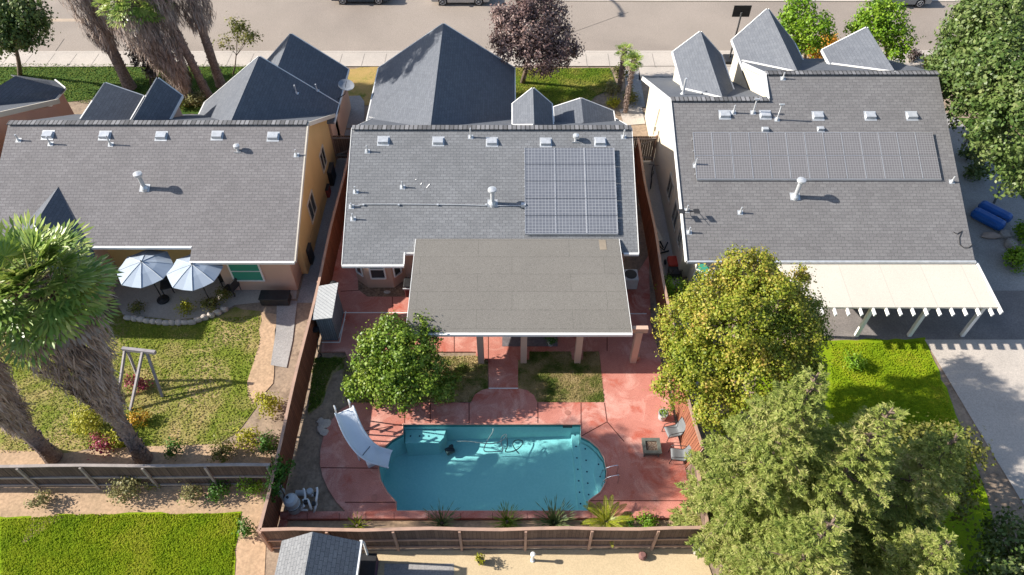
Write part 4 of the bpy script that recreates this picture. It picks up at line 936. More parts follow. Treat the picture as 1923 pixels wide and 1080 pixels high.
def palm(base, top_, label, nlive=42, ndead=16, fan=.95, pet=1.15, skirt=5.0, skr=1.0, skr2=.5, trunk=.26, nst=2600, group=None, live=True):
    b = Vector(base); tp = Vector(top_); t = thing('fan_palm_tree', b, label, 'tree', group)
    mb = MB(); n = 14; pts = []; rs = []
    ctrl = b.lerp(tp, .5) + Vector(((b.x-tp.x)*.12, (b.y-tp.y)*.12, 0))
    for i in range(n+1):
        f = i/n; p = b*(1-f)**2 + ctrl*2*f*(1-f) + tp*f*f; pts.append(p); rs.append(trunk*(1.5 if i == 0 else 1.12 - .2*f) * (1 + .06*(i % 2)))
    mb.tube(pts, rs, 12)
    rnd = RNG
    # stubs of old leaf bases
    Z = []
    for i in range(220):
        f = rnd.uniform(.02,1); p = b*(1-f)**2 + ctrl*2*f*(1-f) + tp*f*f; a = rnd.uniform(0, 2*math.pi); r = trunk*1.08
        q = p + Vector((math.cos(a)*r, math.sin(a)*r, 0)); mb.bar(q, q + Vector((math.cos(a)*.07, math.sin(a)*.07, .09)), .07, .03)
    mb.build('trunk', PBARK, t)
    ax = (tp - ctrl).normalized()
    def fans(count, lo, hi, pl, fr, spread=.62):
        Cs, Ns, Ds, Ls, Ws = [], [], [], [], []; stems = MB()
        for i in range(count):
            el = lo + (hi-lo)*((i+.5)/count) + rnd.uniform(-.12,.12); az = i*2.39996 + rnd.uniform(-.3,.3)
            d = Vector((math.cos(az)*math.cos(el), math.sin(az)*math.cos(el), math.sin(el)))
            l = pl*rnd.uniform(.75,1.15); o = tp + d*.15; h = o + d*l + Vector((0,0,-.22*l*math.cos(el)))
            stems.tube([o, o.lerp(h,.5)+Vector((0,0,.08*l)), h], [.035,.025,.015], 5, cap=False)
            fd = (h - (o + d*l*.5)).normalized(); side = fd.cross(Vector((0,0,1)))
            if side.length < .1: side = Vector((1,0,0))
            side.normalize(); up = side.cross(fd).normalized()
            if up.z < 0: up = -up
            ns = 25; f_ = fr*rnd.uniform(.8,1.15)
            for k in range(ns):
                a = -2.1 + 4.2*(k+.5)/ns; ll = f_*(.72 + .28*math.cos(a*.7))*rnd.uniform(.9,1.06)
                dd = (fd*math.cos(a) + side*math.sin(a) - up*.10*abs(math.sin(a))).normalized()
                zig = up*(.25 if k % 2 else -.25); nn = up + side*(.35 if k % 2 else -.35)*math.cos(a) + fd*(.35 if k % 2 else -.35)*math.sin(a)*-1
                m1 = h + dd*ll*.33; Cs.append(m1); Ds.append(dd); Ns.append(nn); Ls.append(ll*.66); Ws.append(ll*.18)
                dd2 = (dd + Vector((0,0,-rnd.uniform(.12,.5)))).normalized(); m2 = h + dd*ll*.62 + dd2*ll*.2
                Cs.append(m2); Ds.append(dd2); Ns.append(nn + Vector((0,0,.2))); Ls.append(ll*.42); Ws.append(ll*.10)
        return Cs, Ns, Ds, Ls, Ws, stems
    if live:
        a_ = fans(nlive, -.35, 1.25, pet, fan)
        fr_ = leaf_mesh('crown', a_[0], np.array(a_[1]), np.array(a_[3]), np.array(a_[4]), L_PALM, t, D=np.array(a_[2]))
        a_[5].build('leaf_stem', M('palm_stem', (.30,.30,.10)), t)
    # skirt of dead fronds
    Cs, Ns, Ds, Ls, Ws = [], [], [], [], []
    if ndead:
        q = fans(ndead, -1.1, -.4, pet*.8, fan*.9)
        Cs += [np.array(c) for c in q[0]]; Ns += [np.array(c) for c in q[1]]; Ds += [np.array(c) for c in q[2]]; Ls += q[3]; Ws += q[4]
    for i in range(nst):
        s_ = rnd.uniform(0,1)**1.1; a = rnd.uniform(0, 2*math.pi); L_ = skirt*s_
        f = max(0, 1 - L_/((tp-b).length)); p = b*(1-f)**2 + ctrl*2*f*(1-f) + tp*f*f
        lump = 1 + .22*math.sin(a*3 + s_*5) + .12*math.sin(a*7 - s_*11)
        rad = (skr*(1-s_) + skr2*s_)*(min(1, s_*5+.25))*lump*rnd.uniform(.72,1.05)
        r3 = Vector((math.cos(a), math.sin(a), 0)); Cs.append(np.array(p + r3*rad))
        dd = Vector((0,0,-1)) + r3*(.22 - .35*s_) + Vector((rnd.normal()*.16, rnd.normal()*.16, 0)); Ds.append(np.array(dd.normalized()))
        Ns.append(np.array(r3) + rnd.normal(size=3)*.35); Ls.append(rnd.uniform(.4,1.0)); Ws.append(rnd.uniform(.02,.065))
    if Cs: leaf_mesh('dead_frond_skirt', np.array(Cs), np.array(Ns), np.array(Ls), np.array(Ws), L_SKIRT, t, D=np.array(Ds))
    return t
palm(P(270,862), P(66,535,10.5), 'big green fan palm with a grey leaning trunk in the left garden', nlive=46, ndead=18, fan=1.15, pet=1.15, skirt=7.0, skr=1.6, skr2=.36, trunk=.25, nst=7500, group=None)
palm(P(100,858), P(-160,612,10.5), 'fan palm at the left edge with only its skirt and trunk in view', nlive=36, ndead=14, fan=.85, pet=1.0, skirt=7.6, skr=1.6, skr2=.38, trunk=.25, nst=6000)
def pb(x, y, dx, dy, h): return (Vector((x, y, 0)), Vector((x+dx, y+dy, h)))
palm(*pb(-25.3,41.0,-.3,.1,11.5), 'leftmost of the tall skirted palms by the street', skirt=8.4, skr=1.5, skr2=.75, nst=5200, nlive=34, ndead=16, trunk=.3)
palm(*pb(-20.8,39.5,-1.1,.1,7.0), 'broadest skirted palm whose dead fronds reach almost to the ground', skirt=6.0, skr=1.9, skr2=.5, nst=6500, nlive=46, ndead=22, trunk=.3)
palm(*pb(-19.9,40.1,-.6,-1.7,12.8), 'thin trunked palm standing behind the broadest skirted palm', skirt=7.4, skr=1.2, skr2=.55, nst=3400, nlive=30, ndead=12, trunk=.22)
palm(*pb(-19.36,41.3,.7,-1.1,13.0), 'rightmost of the tall skirted palms by the street', skirt=8.6, skr=1.3, skr2=.85, nst=4800, nlive=40, ndead=14, trunk=.24)
palm(*pb(7.05,40.6,0,0,2.9), 'slim little palm nearer the street at the stepping path', nlive=14, ndead=4, fan=.34, pet=.22, skirt=.6, skr=.16, skr2=.12, trunk=.09, nst=60)
palm(*pb(7.2,38.3,.1,0,3.6), 'slim little palm nearer the cream wall at the stepping path', nlive=16, ndead=5, fan=.38, pet=.22, skirt=.7, skr=.16, skr2=.12, trunk=.10, nst=80)

def rosette(u, v, n, L_, W_, mat, label, lo=.3, hi=1.45, droop=.25, z=.0, name='strappy_plant', segs=3):
    c = P(u, v); c.z = z; t = thing(name, c, label, 'plant'); Cs, Ns, Ds, Ls, Ws = [], [], [], [], []
    for i in range(n):
        az = i*2.39996 + RNG.uniform(-.3,.3); el = lo + (hi-lo)*RNG.uniform(0,1); l = L_*RNG.uniform(.7,1.15)
        p = c + Vector((math.cos(az)*.05, math.sin(az)*.05, .04)); d = Vector((math.cos(az)*math.cos(el), math.sin(az)*math.cos(el), math.sin(el)))
        for s in range(segs):
            sl = l/segs; q = p + d*sl; Cs.append((p+q)/2); Ds.append(d.copy()); n_ = d.cross(Vector((-math.sin(az), math.cos(az), 0))); n_ = -n_ if n_.z < 0 else n_
            Ns.append(n_); Ls.append(sl*1.25); Ws.append(W_*(1-.25*s)); p = q; d = (d + Vector((0,0,-droop))).normalized()
    leaf_mesh('foliage', np.array(Cs), np.array(Ns), np.array(Ls), np.array(Ws), mat, t, D=np.array(Ds))
    mb = MB(); mb.lathe(c + Vector((0,0,-.03)), [(.08,0),(.09,.1),(.05,.2)], 8); mb.build('stem', BARK, t); return t
rosette(672,989,34,.5,.06,L_SAGO,'yellow green spiky plant at the left end of the back planting bed')
rosette(830,985,75,.85,.045,L_AGAVE,'grey green strappy clump second from the left in the back planting bed')
rosette(952,982,110,.75,.04,L_CITRUS,'bushy light green plant in the middle of the back planting bed',lo=0)
rosette(1040,984,90,.95,.06,L_AGAVE,'dark strappy clump right of the middle in the back planting bed')
def sago(u, v, label):
    c = P(u, v); t = thing('sago_palm', c, label, 'plant'); Cs, Ns, Ds, Ls, Ws = [], [], [], [], []; st_ = MB()
    for i in range(20):
        az = i*2.39996; el = RNG.uniform(.25,1.2); L_ = RNG.uniform(.95,1.3); p = c + Vector((0,0,.2)); d = Vector((math.cos(az)*math.cos(el), math.sin(az)*math.cos(el), math.sin(el)))
        pts = [p.copy()]
        for s in range(9):
            q = p + d*L_/9; sd_ = d.cross(Vector((0,0,1))).normalized(); up = sd_.cross(d)
            for e in range(3):
                m = p.lerp(q, e/3)
                for sg in (-1, 1):
                    dd = (sd_*sg + d*.6 + up*.15).normalized(); l = .17*math.sin(math.pi*min(.95, (s+e/3+1.5)/10.5))**.6
                    Cs.append(m + dd*l/2); Ds.append(dd); Ns.append(up + sd_*sg*-.2); Ls.append(l); Ws.append(.034)
            p = q; pts.append(p.copy()); d = (d + Vector((0,0,-.13))).normalized()
        st_.tube(pts, .012, 4, cap=False)
    leaf_mesh('foliage', np.array(Cs), np.array(Ns), np.array(Ls), np.array(Ws), L_SAGO, t, D=np.array(Ds)); st_.build('leaf_stem', M('sago_stem', (.3,.3,.05)), t)
    mb = MB(); mb.lathe(c, [(.16,-.02),(.18,.12),(.1,.26)], 10); mb.build('trunk', PBARK, t)
sago(1137,985,'sago palm with bright yellow fronds in the back planting bed')
shrub(1215,985,0,.42,L_LIME,'leafy green shrub at the right end of the back planting bed',leaf=.08,per=150)
shrub(1182,987,0,.3,L_IVY,'low dark green shrub left of the leafy one in the back planting bed',leaf=.06,per=150)
iv = tree('vine', (-9.05,12.2,0), [((-9.1,12.3,1.7),(.25,.5,.3)),((-9.0,12.8,1.75),(.25,.4,.25)),((-9.15,11.9,1.4),(.25,.35,.4)),((-8.9,12.6,1.5),(.3,.3,.25)),((-8.75,12.9,1.5),(.3,.25,.2))], L_IVY, 'green vine climbing over the left fence near the pool pump', 'plant', .1, 170, trunk_r=.03, clump=.2)

def tufts(name, poly, z, n, mat, label, h=.07, wd=.03):
    poly = [Vector(p[:2]) for p in poly]; xs = [p.x for p in poly]; ys = [p.y for p in poly]; pts = []
    X = RNG.uniform(min(xs), max(xs), n*2); Y = RNG.uniform(min(ys), max(ys), n*2); ins = np.zeros(n*2, bool)
    for i in range(len(poly)):
        a, b_ = poly[i], poly[(i+1) % len(poly)]; c_ = ((a.y > Y) != (b_.y > Y)) & (X < (b_.x-a.x)*(Y-a.y)/(b_.y-a.y+1e-9)+a.x); ins ^= c_
    X, Y = X[ins], Y[ins]; m_ = len(X); root = thing('tmp', (0,0,0), '', '')
    hh = h*RNG.uniform(.6,1.5,m_); C = np.stack([X, Y, z + hh*.45], 1); D = RNG.normal(size=(m_,3))*[1,1,.3] + np.array([0,0,.35]); N = RNG.normal(size=(m_,3))*.45 + np.array([-.25,0,1.])
    o = leaf_mesh(name, C, N, hh, wd, mat, root, D=D); o.parent = None; bpy.data.objects.remove(root)
    o['kind'] = 'stuff'; o['label'] = label; return o
T_DRY = leafmat('dry_blades', [(.06,.11,.018), (.15,.17,.04), (.34,.27,.12), (.46,.36,.19)], .8, .3, .9, .1, .25)
T_MID = leafmat('mown_blades', [(.11,.19,.015), (.18,.25,.025), (.27,.28,.05), (.36,.31,.09)], .8, .35, .5, .1, .25)
T_OLD = leafmat('worn_blades', [(.12,.20,.015), (.18,.25,.025), (.28,.29,.06), (.44,.35,.16)], .8, .35, .4, .1, .25)
T_GRN = leafmat('green_blades', [(.05,.10,.015), (.09,.14,.02), (.14,.19,.03), (.2,.2,.06)], .8, .2, .8, .1)
T_LAWN = leafmat('lawn_blades', [(.15,.25,.008), (.21,.30,.010), (.27,.34,.014), (.33,.35,.03)], .8, .4, .6, .1, .25)
tufts('grass', lawn_bed, 0, 9000, T_DRY, 'patchy half dry grass in the square lawn by the pool')
tufts('grass', px([(640,668),(893,668),(916,678),(916,730),(884,755),(650,755)]), -.03, 6000, T_DRY, 'patchy grass under and around the citrus tree')
tufts('grass', px([(590,672),(650,672),(622,700),(600,760),(578,775)]), -.035, 2200, T_GRN, 'weedy grass along the left fence of the pool yard', .1, .05)
tufts('grass', px([(968,128),(1144,128),(1156,165),(1120,178),(1040,212),(968,212)]), -.03, 9000, T_MID, 'mown grass of the middle front lawn', .08, .05)
tufts('grass', px([(-60,119),(465,122),(515,205),(250,213),(130,188),(-60,188)]), -.03, 12000, T_GRN, 'mown grass of the left front lawn', .08, .06)
tufts('grass', px([(225,592),(330,605),(410,597),(486,590),(486,650),(462,715),(476,765),(440,812),(395,835),(250,838),(0,850),(0,650)]), -.04, 12000, T_OLD, 'grass blades of the patchy left garden lawn', .07, .05)
tufts('grass', px([(0,975),(60,972),(120,966),(450,964),(438,1030),(432,1085),(0,1085)]), -.03, 14000, T_LAWN, 'grass blades of the bright lower left lawn', .07, .04)
tufts('grass', px([(1560,645),(1733,640),(1785,760),(1850,950),(1560,800)]), -.035, 9000, T_LAWN, 'grass blades of the right garden lawn', .07, .05)

# ================================================================ POOL YARD OBJECTS
# slide
SL = thing('pool_slide', P(700,868), 'pale curved water slide dropping into the left end of the pool', 'slide')
cl = [P(647,772,2.0), P(652,784,1.93), P(658,800,1.72), P(666,817,1.45), P(676,833,1.18), P(688,847,.93), P(702,857,.70), P(716,862,.5), P(731,866,.36)]
def smooth(pts, k=4):
    out = []
    for i in range(len(pts)-1):
        p0 = pts[max(i-1,0)]; p1 = pts[i]; p2 = pts[i+1]; p3 = pts[min(i+2,len(pts)-1)]
        for j_ in range(k):
            t = j_/k; out.append(.5*((2*p1) + (p2-p0)*t + (2*p0-5*p1+4*p2-p3)*t*t + (3*p1-p0-3*p2+p3)*t**3))
    return out + [pts[-1]]
cs_ = smooth(cl); sec = [(-.41,.20),(-.38,.24),(-.34,.20),(-.31,.07),(-.22,.0),(0,-.02),(.22,.0),(.31,.07),(.34,.20),(.38,.24),(.41,.20),(.33,.0),(.22,-.06),(0,-.08),(-.22,-.06),(-.33,.0)]
mb = MB(); vs = []; m_ = len(sec)
for i, p in enumerate(cs_):
    d = (cs_[min(i+1,len(cs_)-1)] - cs_[max(i-1,0)]).normalized(); s_ = d.cross(Vector((0,0,1))).normalized(); u_ = s_.cross(d).normalized()
    bank = 0
    for a, b_ in sec: vs.append(p + s_*a + u_*b_)
fs = [(i*m_+k, i*m_+(k+1)%m_, (i+1)*m_+(k+1)%m_, (i+1)*m_+k) for i in range(len(cs_)-1) for k in range(m_)]
fs += [tuple(range(m_)), tuple(range((len(cs_)-1)*m_, len(cs_)*m_))[::-1]]
SLM = M('slide_plastic', (.74,.78,.82), (.68,.72,.76), 1.2, .35, .05)
mb.add(vs, fs); tro = mb.build('trough', SLM, SL, smooth=True)
mb = MB(); p = cs_[20]; d = (cs_[21]-cs_[19]).normalized(); s_ = d.cross(Vector((0,0,1))).normalized(); mb.bar(p - s_*.28 + Vector((0,0,.012)), p + s_*.28 + Vector((0,0,.012)), .02, .02); mb.build('seam', DARKM, tro)
for i in (2, 16): 
    for sg in (-1, 1):
        mb = MB(); p = cs_[i]; d = (cs_[i+1]-cs_[i]).normalized(); s_ = d.cross(Vector((0,0,1))).normalized(); q = p + s_*sg*.26
        mb.tube([q + Vector((0,0,-.05)), Vector((q.x, q.y+.05, .04))], .035, 8); mb.build('leg', SLM, SL)
t0 = cs_[0]; back = (cs_[0]-cs_[3]); back.z = 0; back.normalize(); sdv = Vector((-back.y, back.x, 0))
for sg in (-1, 1):
    mb = MB(); q = t0 + sdv*sg*.3; f0 = q + back*.75; mb.tube([q + Vector((0,0,.35)), q + back*.12 + Vector((0,0,.45)), q + back*.3 + Vector((0,0,.2)), Vector((f0.x, f0.y, .04))], .03, 8); mb.build('handrail', WHITE, SL)
for i in range(5):
    mb = MB(); f = (i+1)/6; c = t0 + back*(.12 + .6*(1-f)); c.z = .04 + 1.9*f; mb.cbox(c, (.1,.55,.03), math.atan2(back.y, back.x)); mb.build('step', SLM, SL)
mb = MB(); c = P(698,868,.16); mb.cbox(c, (.42,.3,.26), .5); mb.build('base_box', SLM, SL, bevel=.04)

# sling chairs
def sling_chair(label, loc, rz):
    t = proto('sling_chair', label, 'chair', 'grey sling chairs by the fire table'); sm = M('grey_sling', (.16,.17,.175), (.13,.14,.145), 4, .6)
    prof = smooth([Vector((0,.30,.38)), Vector((0,.22,.42)), Vector((0,0,.38)), Vector((0,-.20,.37)), Vector((0,-.27,.45)), Vector((0,-.36,.75)), Vector((0,-.42,.92))], 3)
    mb = MB(); vs = []
    for p in prof: vs += [(-.25,p.y,p.z),(.25,p.y,p.z)]
    for p in prof: vs += [(-.25,p.y+.004,p.z-.018),(.25,p.y+.004,p.z-.018)]
    n_ = len(prof); fs = []
    for i in range(n_-1):
        a = 2*i; b_ = 2*n_+2*i; fs += [(a,a+2,a+3,a+1),(b_,b_+1,b_+3,b_+2),(a,b_,b_+2,a+2),(a+1,a+3,b_+3,b_+1)]
    fs += [(0,1,2*n_+1,2*n_),(2*n_-2,4*n_-2,4*n_-1,2*n_-1)]
    k = 3*4+1; mb.add(vs, fs); mb.build('seat', sm, t, smooth=False)
    for sg in (-1, 1):
        mb = MB(); x = .27*sg
        mb.tube([Vector((x,.34,0)), Vector((x,.30,.60)), Vector((x,.22,.64)), Vector((x,-.25,.64)), Vector((x,-.33,.6))], .016, 6); mb.build('armrest', DARKM, t)
        mb = MB(); mb.tube([Vector((x,-.38,0)), Vector((x,-.22,.36)), Vector((x,.30,.38))], .016, 6); mb.build('leg', DARKM, t)
        mb = MB(); mb.tube([Vector((x,-.22,.36)), Vector((x,-.30,.5)), Vector((x,-.42,.93))], .016, 6); mb.build('back_frame', DARKM, t)
    return place(t, loc, rz)
sling_chair('grey sling chair turned towards the fire table, nearer the potted plant', P(1261,818), R(104))
sling_chair('grey sling chair right beside the fire table corner, farther from the potted plant', P(1271,862), R(85))
# fire table
FT = thing('fire_table', P(1221,846), 'square grey fire table with an open burner tray', 'fire table')
ft = M('dark_grey_metal', (.13,.14,.13), (.09,.10,.09), 4, .6); c = P(1221,846)
mb = MB(); mb.box(c.x-.3,c.x+.3,c.y-.27,c.y+.27,.06,.34); mb.build('base', ft, FT, bevel=.02)
mb = MB()
for a in ((-.38,.38,.22,.36),(-.38,.38,-.36,-.22),(-.38,-.24,-.22,.22),(.24,.38,-.22,.22)): mb.box(c.x+a[0],c.x+a[1],c.y+a[2],c.y+a[3],.36,.42)
mb.build('table_top', M('stone_top', (.13,.14,.12), (.10,.105,.09), 5, .6), FT)
mb = MB(); mb.box(c.x-.24,c.x+.24,c.y-.22,c.y+.22,.345,.36); mb.build('burner_tray', M('ember_bed', (.09,.05,.035), (.2,.16,.12), 22, .8, lo=.45, hi=.55), FT)
for sx in (-1,1):
    for sy in (-1,1): mb = MB(); mb.box(c.x+sx*.30-.03,c.x+sx*.30+.03,c.y+sy*.28-.03,c.y+sy*.28+.03,.03,.355); mb.build('leg', ft, FT)
# potted plant
PT = thing('potted_plant', P(1243,786), 'pale grey pot with a small green plant beside the leaning fence', 'potted plant'); c = P(1243,786)
mb = MB(); mb.lathe(c + Vector((0,0,.03)), [(.14,0),(.17,.02),(.20,.38),(.22,.42),(.18,.42),(.17,.34)], 18); mb.build('pot', METAL, PT)
C, N = crown_points([((c.x,c.y,.48),.2),((c.x+.28,c.y+.1,.62),.2)], 260, .12); leaf_mesh('foliage', C, N, .07, .05, L_CITRUS, PT)
# pool rail
HR = thing('pool_handrail', P(1150,885), 'chrome handrail at the right end of the pool', 'handrail'); CH = M('chrome', (.7,.7,.72), None, 3, .15, metal=.9)
for dy in (0, -.42):
    mb = MB(); pts = [P(1158,889,.03), P(1158,889,.75), P(1150,889,.88), P(1141,889,.78), P(1134,889,-.15)]
    pts = [p + Vector((0,0,0)) for p in pts]; x0_ = pts[0].x; y0_ = pts[0].y + dy
    q = [Vector((x0_,y0_,.03)), Vector((x0_,y0_,.62)), Vector((x0_-.08,y0_,.72)), Vector((x0_-.45,y0_,.52)), Vector((x0_-.62,y0_,.1)), Vector((x0_-.64,y0_,-.3))]
    mb.tube(smooth(q,3), .022, 8); mb.build('rail', CH, HR)
# pool cleaner and hose
c = P(845,846,-1.1); mb = MB(); mb.cbox(c, (.38,.3,.2), .5); mb.cbox(c + Vector((.05,.12,.14)), (.2,.14,.14), .5)
PCN = mb.build('pool_cleaner', BLACK, top=('dark box shaped robot cleaner under the pool water', 'pool cleaner'), bevel=.04)
hp = smooth([P(u, v, -.085) for u, v in ((858,829),(880,829),(905,832),(925,833),(942,828),(951,819),(949,816),(942,821),(941,832),(944,846),(930,848),(912,848),(909,842),(915,828),(925,812),(926,805))], 4)
mb = MB(); mb.tube(hp, .022, 6); mb.build('pool_hose', M('hose_grey', (.10,.16,.17), (.3,.38,.38), 6, .5), top=('looping grey suction hose floating on the pool', 'hose'))
hp = smooth([P(u, v, -.085) for u, v in ((952,822),(953,838),(949,848),(962,848),(974,842),(982,832),(979,827),(968,827),(963,834),(967,843),(975,852))], 4)
mb = MB(); mb.tube(hp, .022, 6); mb.build('pool_hose', M('hose_dark', (.05,.10,.11), None, 6, .5), top=('short dark hose loop floating near the middle of the pool', 'hose'))
# pool equipment
TK = thing('filter_tank', P(556,958), 'round grey pool filter tank in the lower left yard corner', 'filter tank'); c = P(556,958,-.05)
EQ = M('equipment_grey', (.50,.53,.55), (.44,.47,.49), 3, .5)
mb = MB(); mb.lathe(c, [(.26,0),(.28,.05),(.28,.52),(.30,.54),(.30,.60),(.28,.62),(.28,.95),(.2,1.06),(.08,1.1)], 24); mb.build('body', EQ, TK, smooth=False)
mb = MB(); mb.lathe(c, [(.305,.55),(.31,.575),(.305,.60)], 24); mb.build('clamp_band', BLACK, TK)
mb = MB(); mb.lathe(c + Vector((-.08,.02,1.08)), [(.05,0),(.05,.08),(.02,.1)], 10); mb.build('valve', BLACK, TK)
PP = thing('pool_pump', P(585,940), 'grey and white pool pump with white pipes beside the filter tank', 'pump'); c = P(572,930)
mb = MB(); mb.tube([c + Vector((-.3,0,.2)), c + Vector((.1,0,.2))], .12, 14); mb.lathe(c + Vector((.28,.0,.05)), [(.11,0),(.12,.25),(.14,.27),(.14,.33),(.1,.36)], 16); mb.build('body', EQ, PP)
for pts in (((570,918,.5),(572,924,.55),(573,935,.5),(570,950,.4)), ((568,940,.5),(577,938,.5),(581,946,.5),(584,955,.35),(584,957,0)), ((571,950,.5),(566,957,.3),(578,958,.3)), ((586,930,.35),(590,930,.35)), ((595,915,.55),(596,924,.5),(594,940,.5),(595,948,.2)), ((594,946,.35),(592,955,.3),(590,962,.1))):
    mb = MB(); mb.tube(smooth([P(*a) for a in pts], 3), .045, 8); mb.build('pipe', WHITE, PP)
for a in ((593,928,.45),(590,946,.4),(574,943,.5)): mb = MB(); mb.cbox(P(*a), (.14,.14,.14)); mb.build('valve', BLACK, PP)
mb = MB(); c = P(533,931,-.0); mb.cbox(c + Vector((0,0,.42)), (.1,.55,.8), .15); mb.build('control_box', EQ, top=('pale upright control box against the fence below the vine', 'control box'), bevel=.015)
# shed in the side yard
YS = thing('storage_shed', (-8.55,21.1,0), 'small storage shed with white corrugated roof against the left fence', 'shed')
mb = MB(); mb.slab([(-9.0,20.0,1.78),(-8.1,20.05,1.86),(-8.1,22.0,2.05),(-9.0,21.85,1.97)],.05); mb.build('roof', CORR, YS)
mb = MB(); mb.prism([(-8.92,20.15),(-8.18,20.15),(-8.18,21.85),(-8.92,21.85)], .03, 1.72); mb.build('wall', brickmat('grey_siding', (.16,.19,.22), (.2,.23,.26), (.06,.07,.08), 3, .1, .008, swap=True), YS)
mb = MB(); mb.bar((-8.92,20.02,.05),(-8.08,20.02,.05),.04,.04); mb.bar((-8.08,20.02,.05),(-8.08,21.9,.05),.04,.04); mb.build('base_trim', WHITE, YS)
mb = MB(); c = P(606,556,1.0); mb.tube([Vector((-8.65,22.2,0)), Vector((-8.5,22.4,1.5))], .03, 8); LPo = thing('garden_lamp', (-8.6,22.3,0), 'post with a black dome top behind the storage shed', 'garden lamp')
mb.build('post', M('tan_post', (.45,.33,.22)), LPo); mb = MB(); mb.lathe((-8.5,22.4,1.45), [(.21,0),(.2,.06),(.12,.14),(.02,.17)], 16); mb.build('lamp_shade', BLACK, LPo)
mb = MB(); mb.tube(smooth([Vector((-9.0,20.6,.9)), Vector((-9.02,20.2,.3)), Vector((-8.98,19.8,.6)), Vector((-9.0,19.5,.05)), Vector((-8.8,19.3,.03)), Vector((-8.95,19.1,.03))],4), .025, 6); mb.lathe((-9.0,20.0,1.0), [(.04,0),(.16,.02),(.16,.1),(.04,.12)], 12)
mb.build('garden_hose', BLACK, top=('black garden hose hanging on the fence beside the storage shed', 'hose'))
# things near the bay window and under the cover
GR = thing('trash_bin', P(770,548), 'dark red bin with black lid beside the bay window', 'bin'); c = P(772,552)
mb = MB(); mb.prism([(c.x-.24,c.y-.25),(c.x+.24,c.y-.25),(c.x+.24,c.y+.25),(c.x-.24,c.y+.25)], .04, .8); mb.build('body', M('maroon', (.12,.03,.03)), GR, bevel=.03)
mb = MB(); mb.cbox(c + Vector((0,0,.86)), (.56,.6,.1)); mb.build('lid', BLACK, GR, bevel=.05); mb = MB(); mb.cbox(c + Vector((0,-.3,.72)), (.6,.05,.08)); mb.build('handle', EQ, GR)
c = P(727,549,.04); mb = MB(); mb.lathe(c, [(.14,0),(.16,.03),(.1,.06)], 12, 1.1, .7); mb.build('stepping_stone', CONC, top=('small pale round stone in the soil under the bay window', 'stone'))
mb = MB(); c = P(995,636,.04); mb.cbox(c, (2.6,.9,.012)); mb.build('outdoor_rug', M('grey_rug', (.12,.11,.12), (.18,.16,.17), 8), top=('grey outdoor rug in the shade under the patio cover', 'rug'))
PT2 = thing('potted_plant', P(1034,648), 'green potted plant standing in the shade under the patio cover', 'potted plant'); c = P(1034,648)
mb = MB(); mb.lathe(c + Vector((0,0,.03)), [(.12,0),(.16,.3),(.17,.32),(.12,.32)], 14); mb.build('pot', CONCG, PT2); C, N = crown_points([((c.x,c.y,.5),.25)], 300, .12); leaf_mesh('foliage', C, N, .09, .05, L_IVY, PT2)
AC = thing('air_conditioner', P(1180,545), 'white air conditioning unit beside the right corner of the middle house', 'air conditioner'); c = P(1181,535)
mb = MB(); mb.cbox(c + Vector((0,0,.42)), (.72,.72,.74)); mb.build('casing', EQ, AC, bevel=.04); mb = MB(); mb.lathe(c + Vector((0,0,.79)), [(.3,0),(.3,.02),(.05,.03)], 20); mb.build('fan_grille', BLACK, AC)
mb = MB(); c = P(1196,672,.03); mb.cbox(c + Vector((0,0,.1)), (.2,.2,.2)); mb.cbox(c + Vector((-.02,-.06,.12)), (.1,.12,.2)); mb.build('outlet_box', BEIGE, top=('small tan box on the deck beside the rightmost patio post', 'outlet box'))
ST = MB()
for i, (u, v, s) in enumerate(((610,795,.3),(603,805,.26),(608,812,.22),(602,790,.18))): ST = MB(); ST.blob(P(u,v,.02), s*.8, i, 2, .2, 1.1, .9, .35); ST.build('flat_rock', CONC, top=(('broad pale rock beside the deck left of the slide top','left grey rock next to the curved deck edge','small grey rock below its larger neighbour at the deck edge','smallest rock above the others beside the slide')[i], 'rock'))
# right alley
MW = thing('lawn_mower', P(1262,512), 'red lawn mower parked in the alley beside the right house', 'lawn mower'); c = P(1262,505)
mb = MB(); mb.cbox(c + Vector((0,.1,.4)), (.55,.7,.28)); mb.build('hood', M('red_plastic', (.45,.05,.03), None, 3, .4), MW, bevel=.08)
mb = MB(); mb.cbox(c + Vector((0,-.5,.3)), (.6,.5,.3)); mb.tube([c + Vector((-.22,-.7,.3)), c + Vector((-.22,-.95,.95)), c + Vector((.22,-.95,.95)), c + Vector((.22,-.7,.3))], .018, 6); mb.build('deck', BLACK, MW)
for sx in (-1,1):
    for y in (.35,-.6): mb = MB(); mb.tube([c + Vector((sx*.28,y,.14)), c + Vector((sx*.36,y,.14))], .14, 14); mb.build('wheel', BLACK, MW)
BN = thing('weight_bench', P(1238,468), 'white reclining frame with black feet lying in the right alley', 'bench')
mb = MB(); mb.bar(P(1222,418,.8), P(1240,452,.55), .32, .06); mb.build('pad', OFFW, BN)
mb = MB(); mb.tube([P(1238,450,.5), P(1246,466,.2)], .04, 6); mb.tube([P(1238,476,.05), P(1256,471,.05)], .04, 6); mb.tube([P(1254,455,.3), P(1247,470,.1), P(1239,463,.3)], .04, 6); mb.build('foot', BLACK, BN)
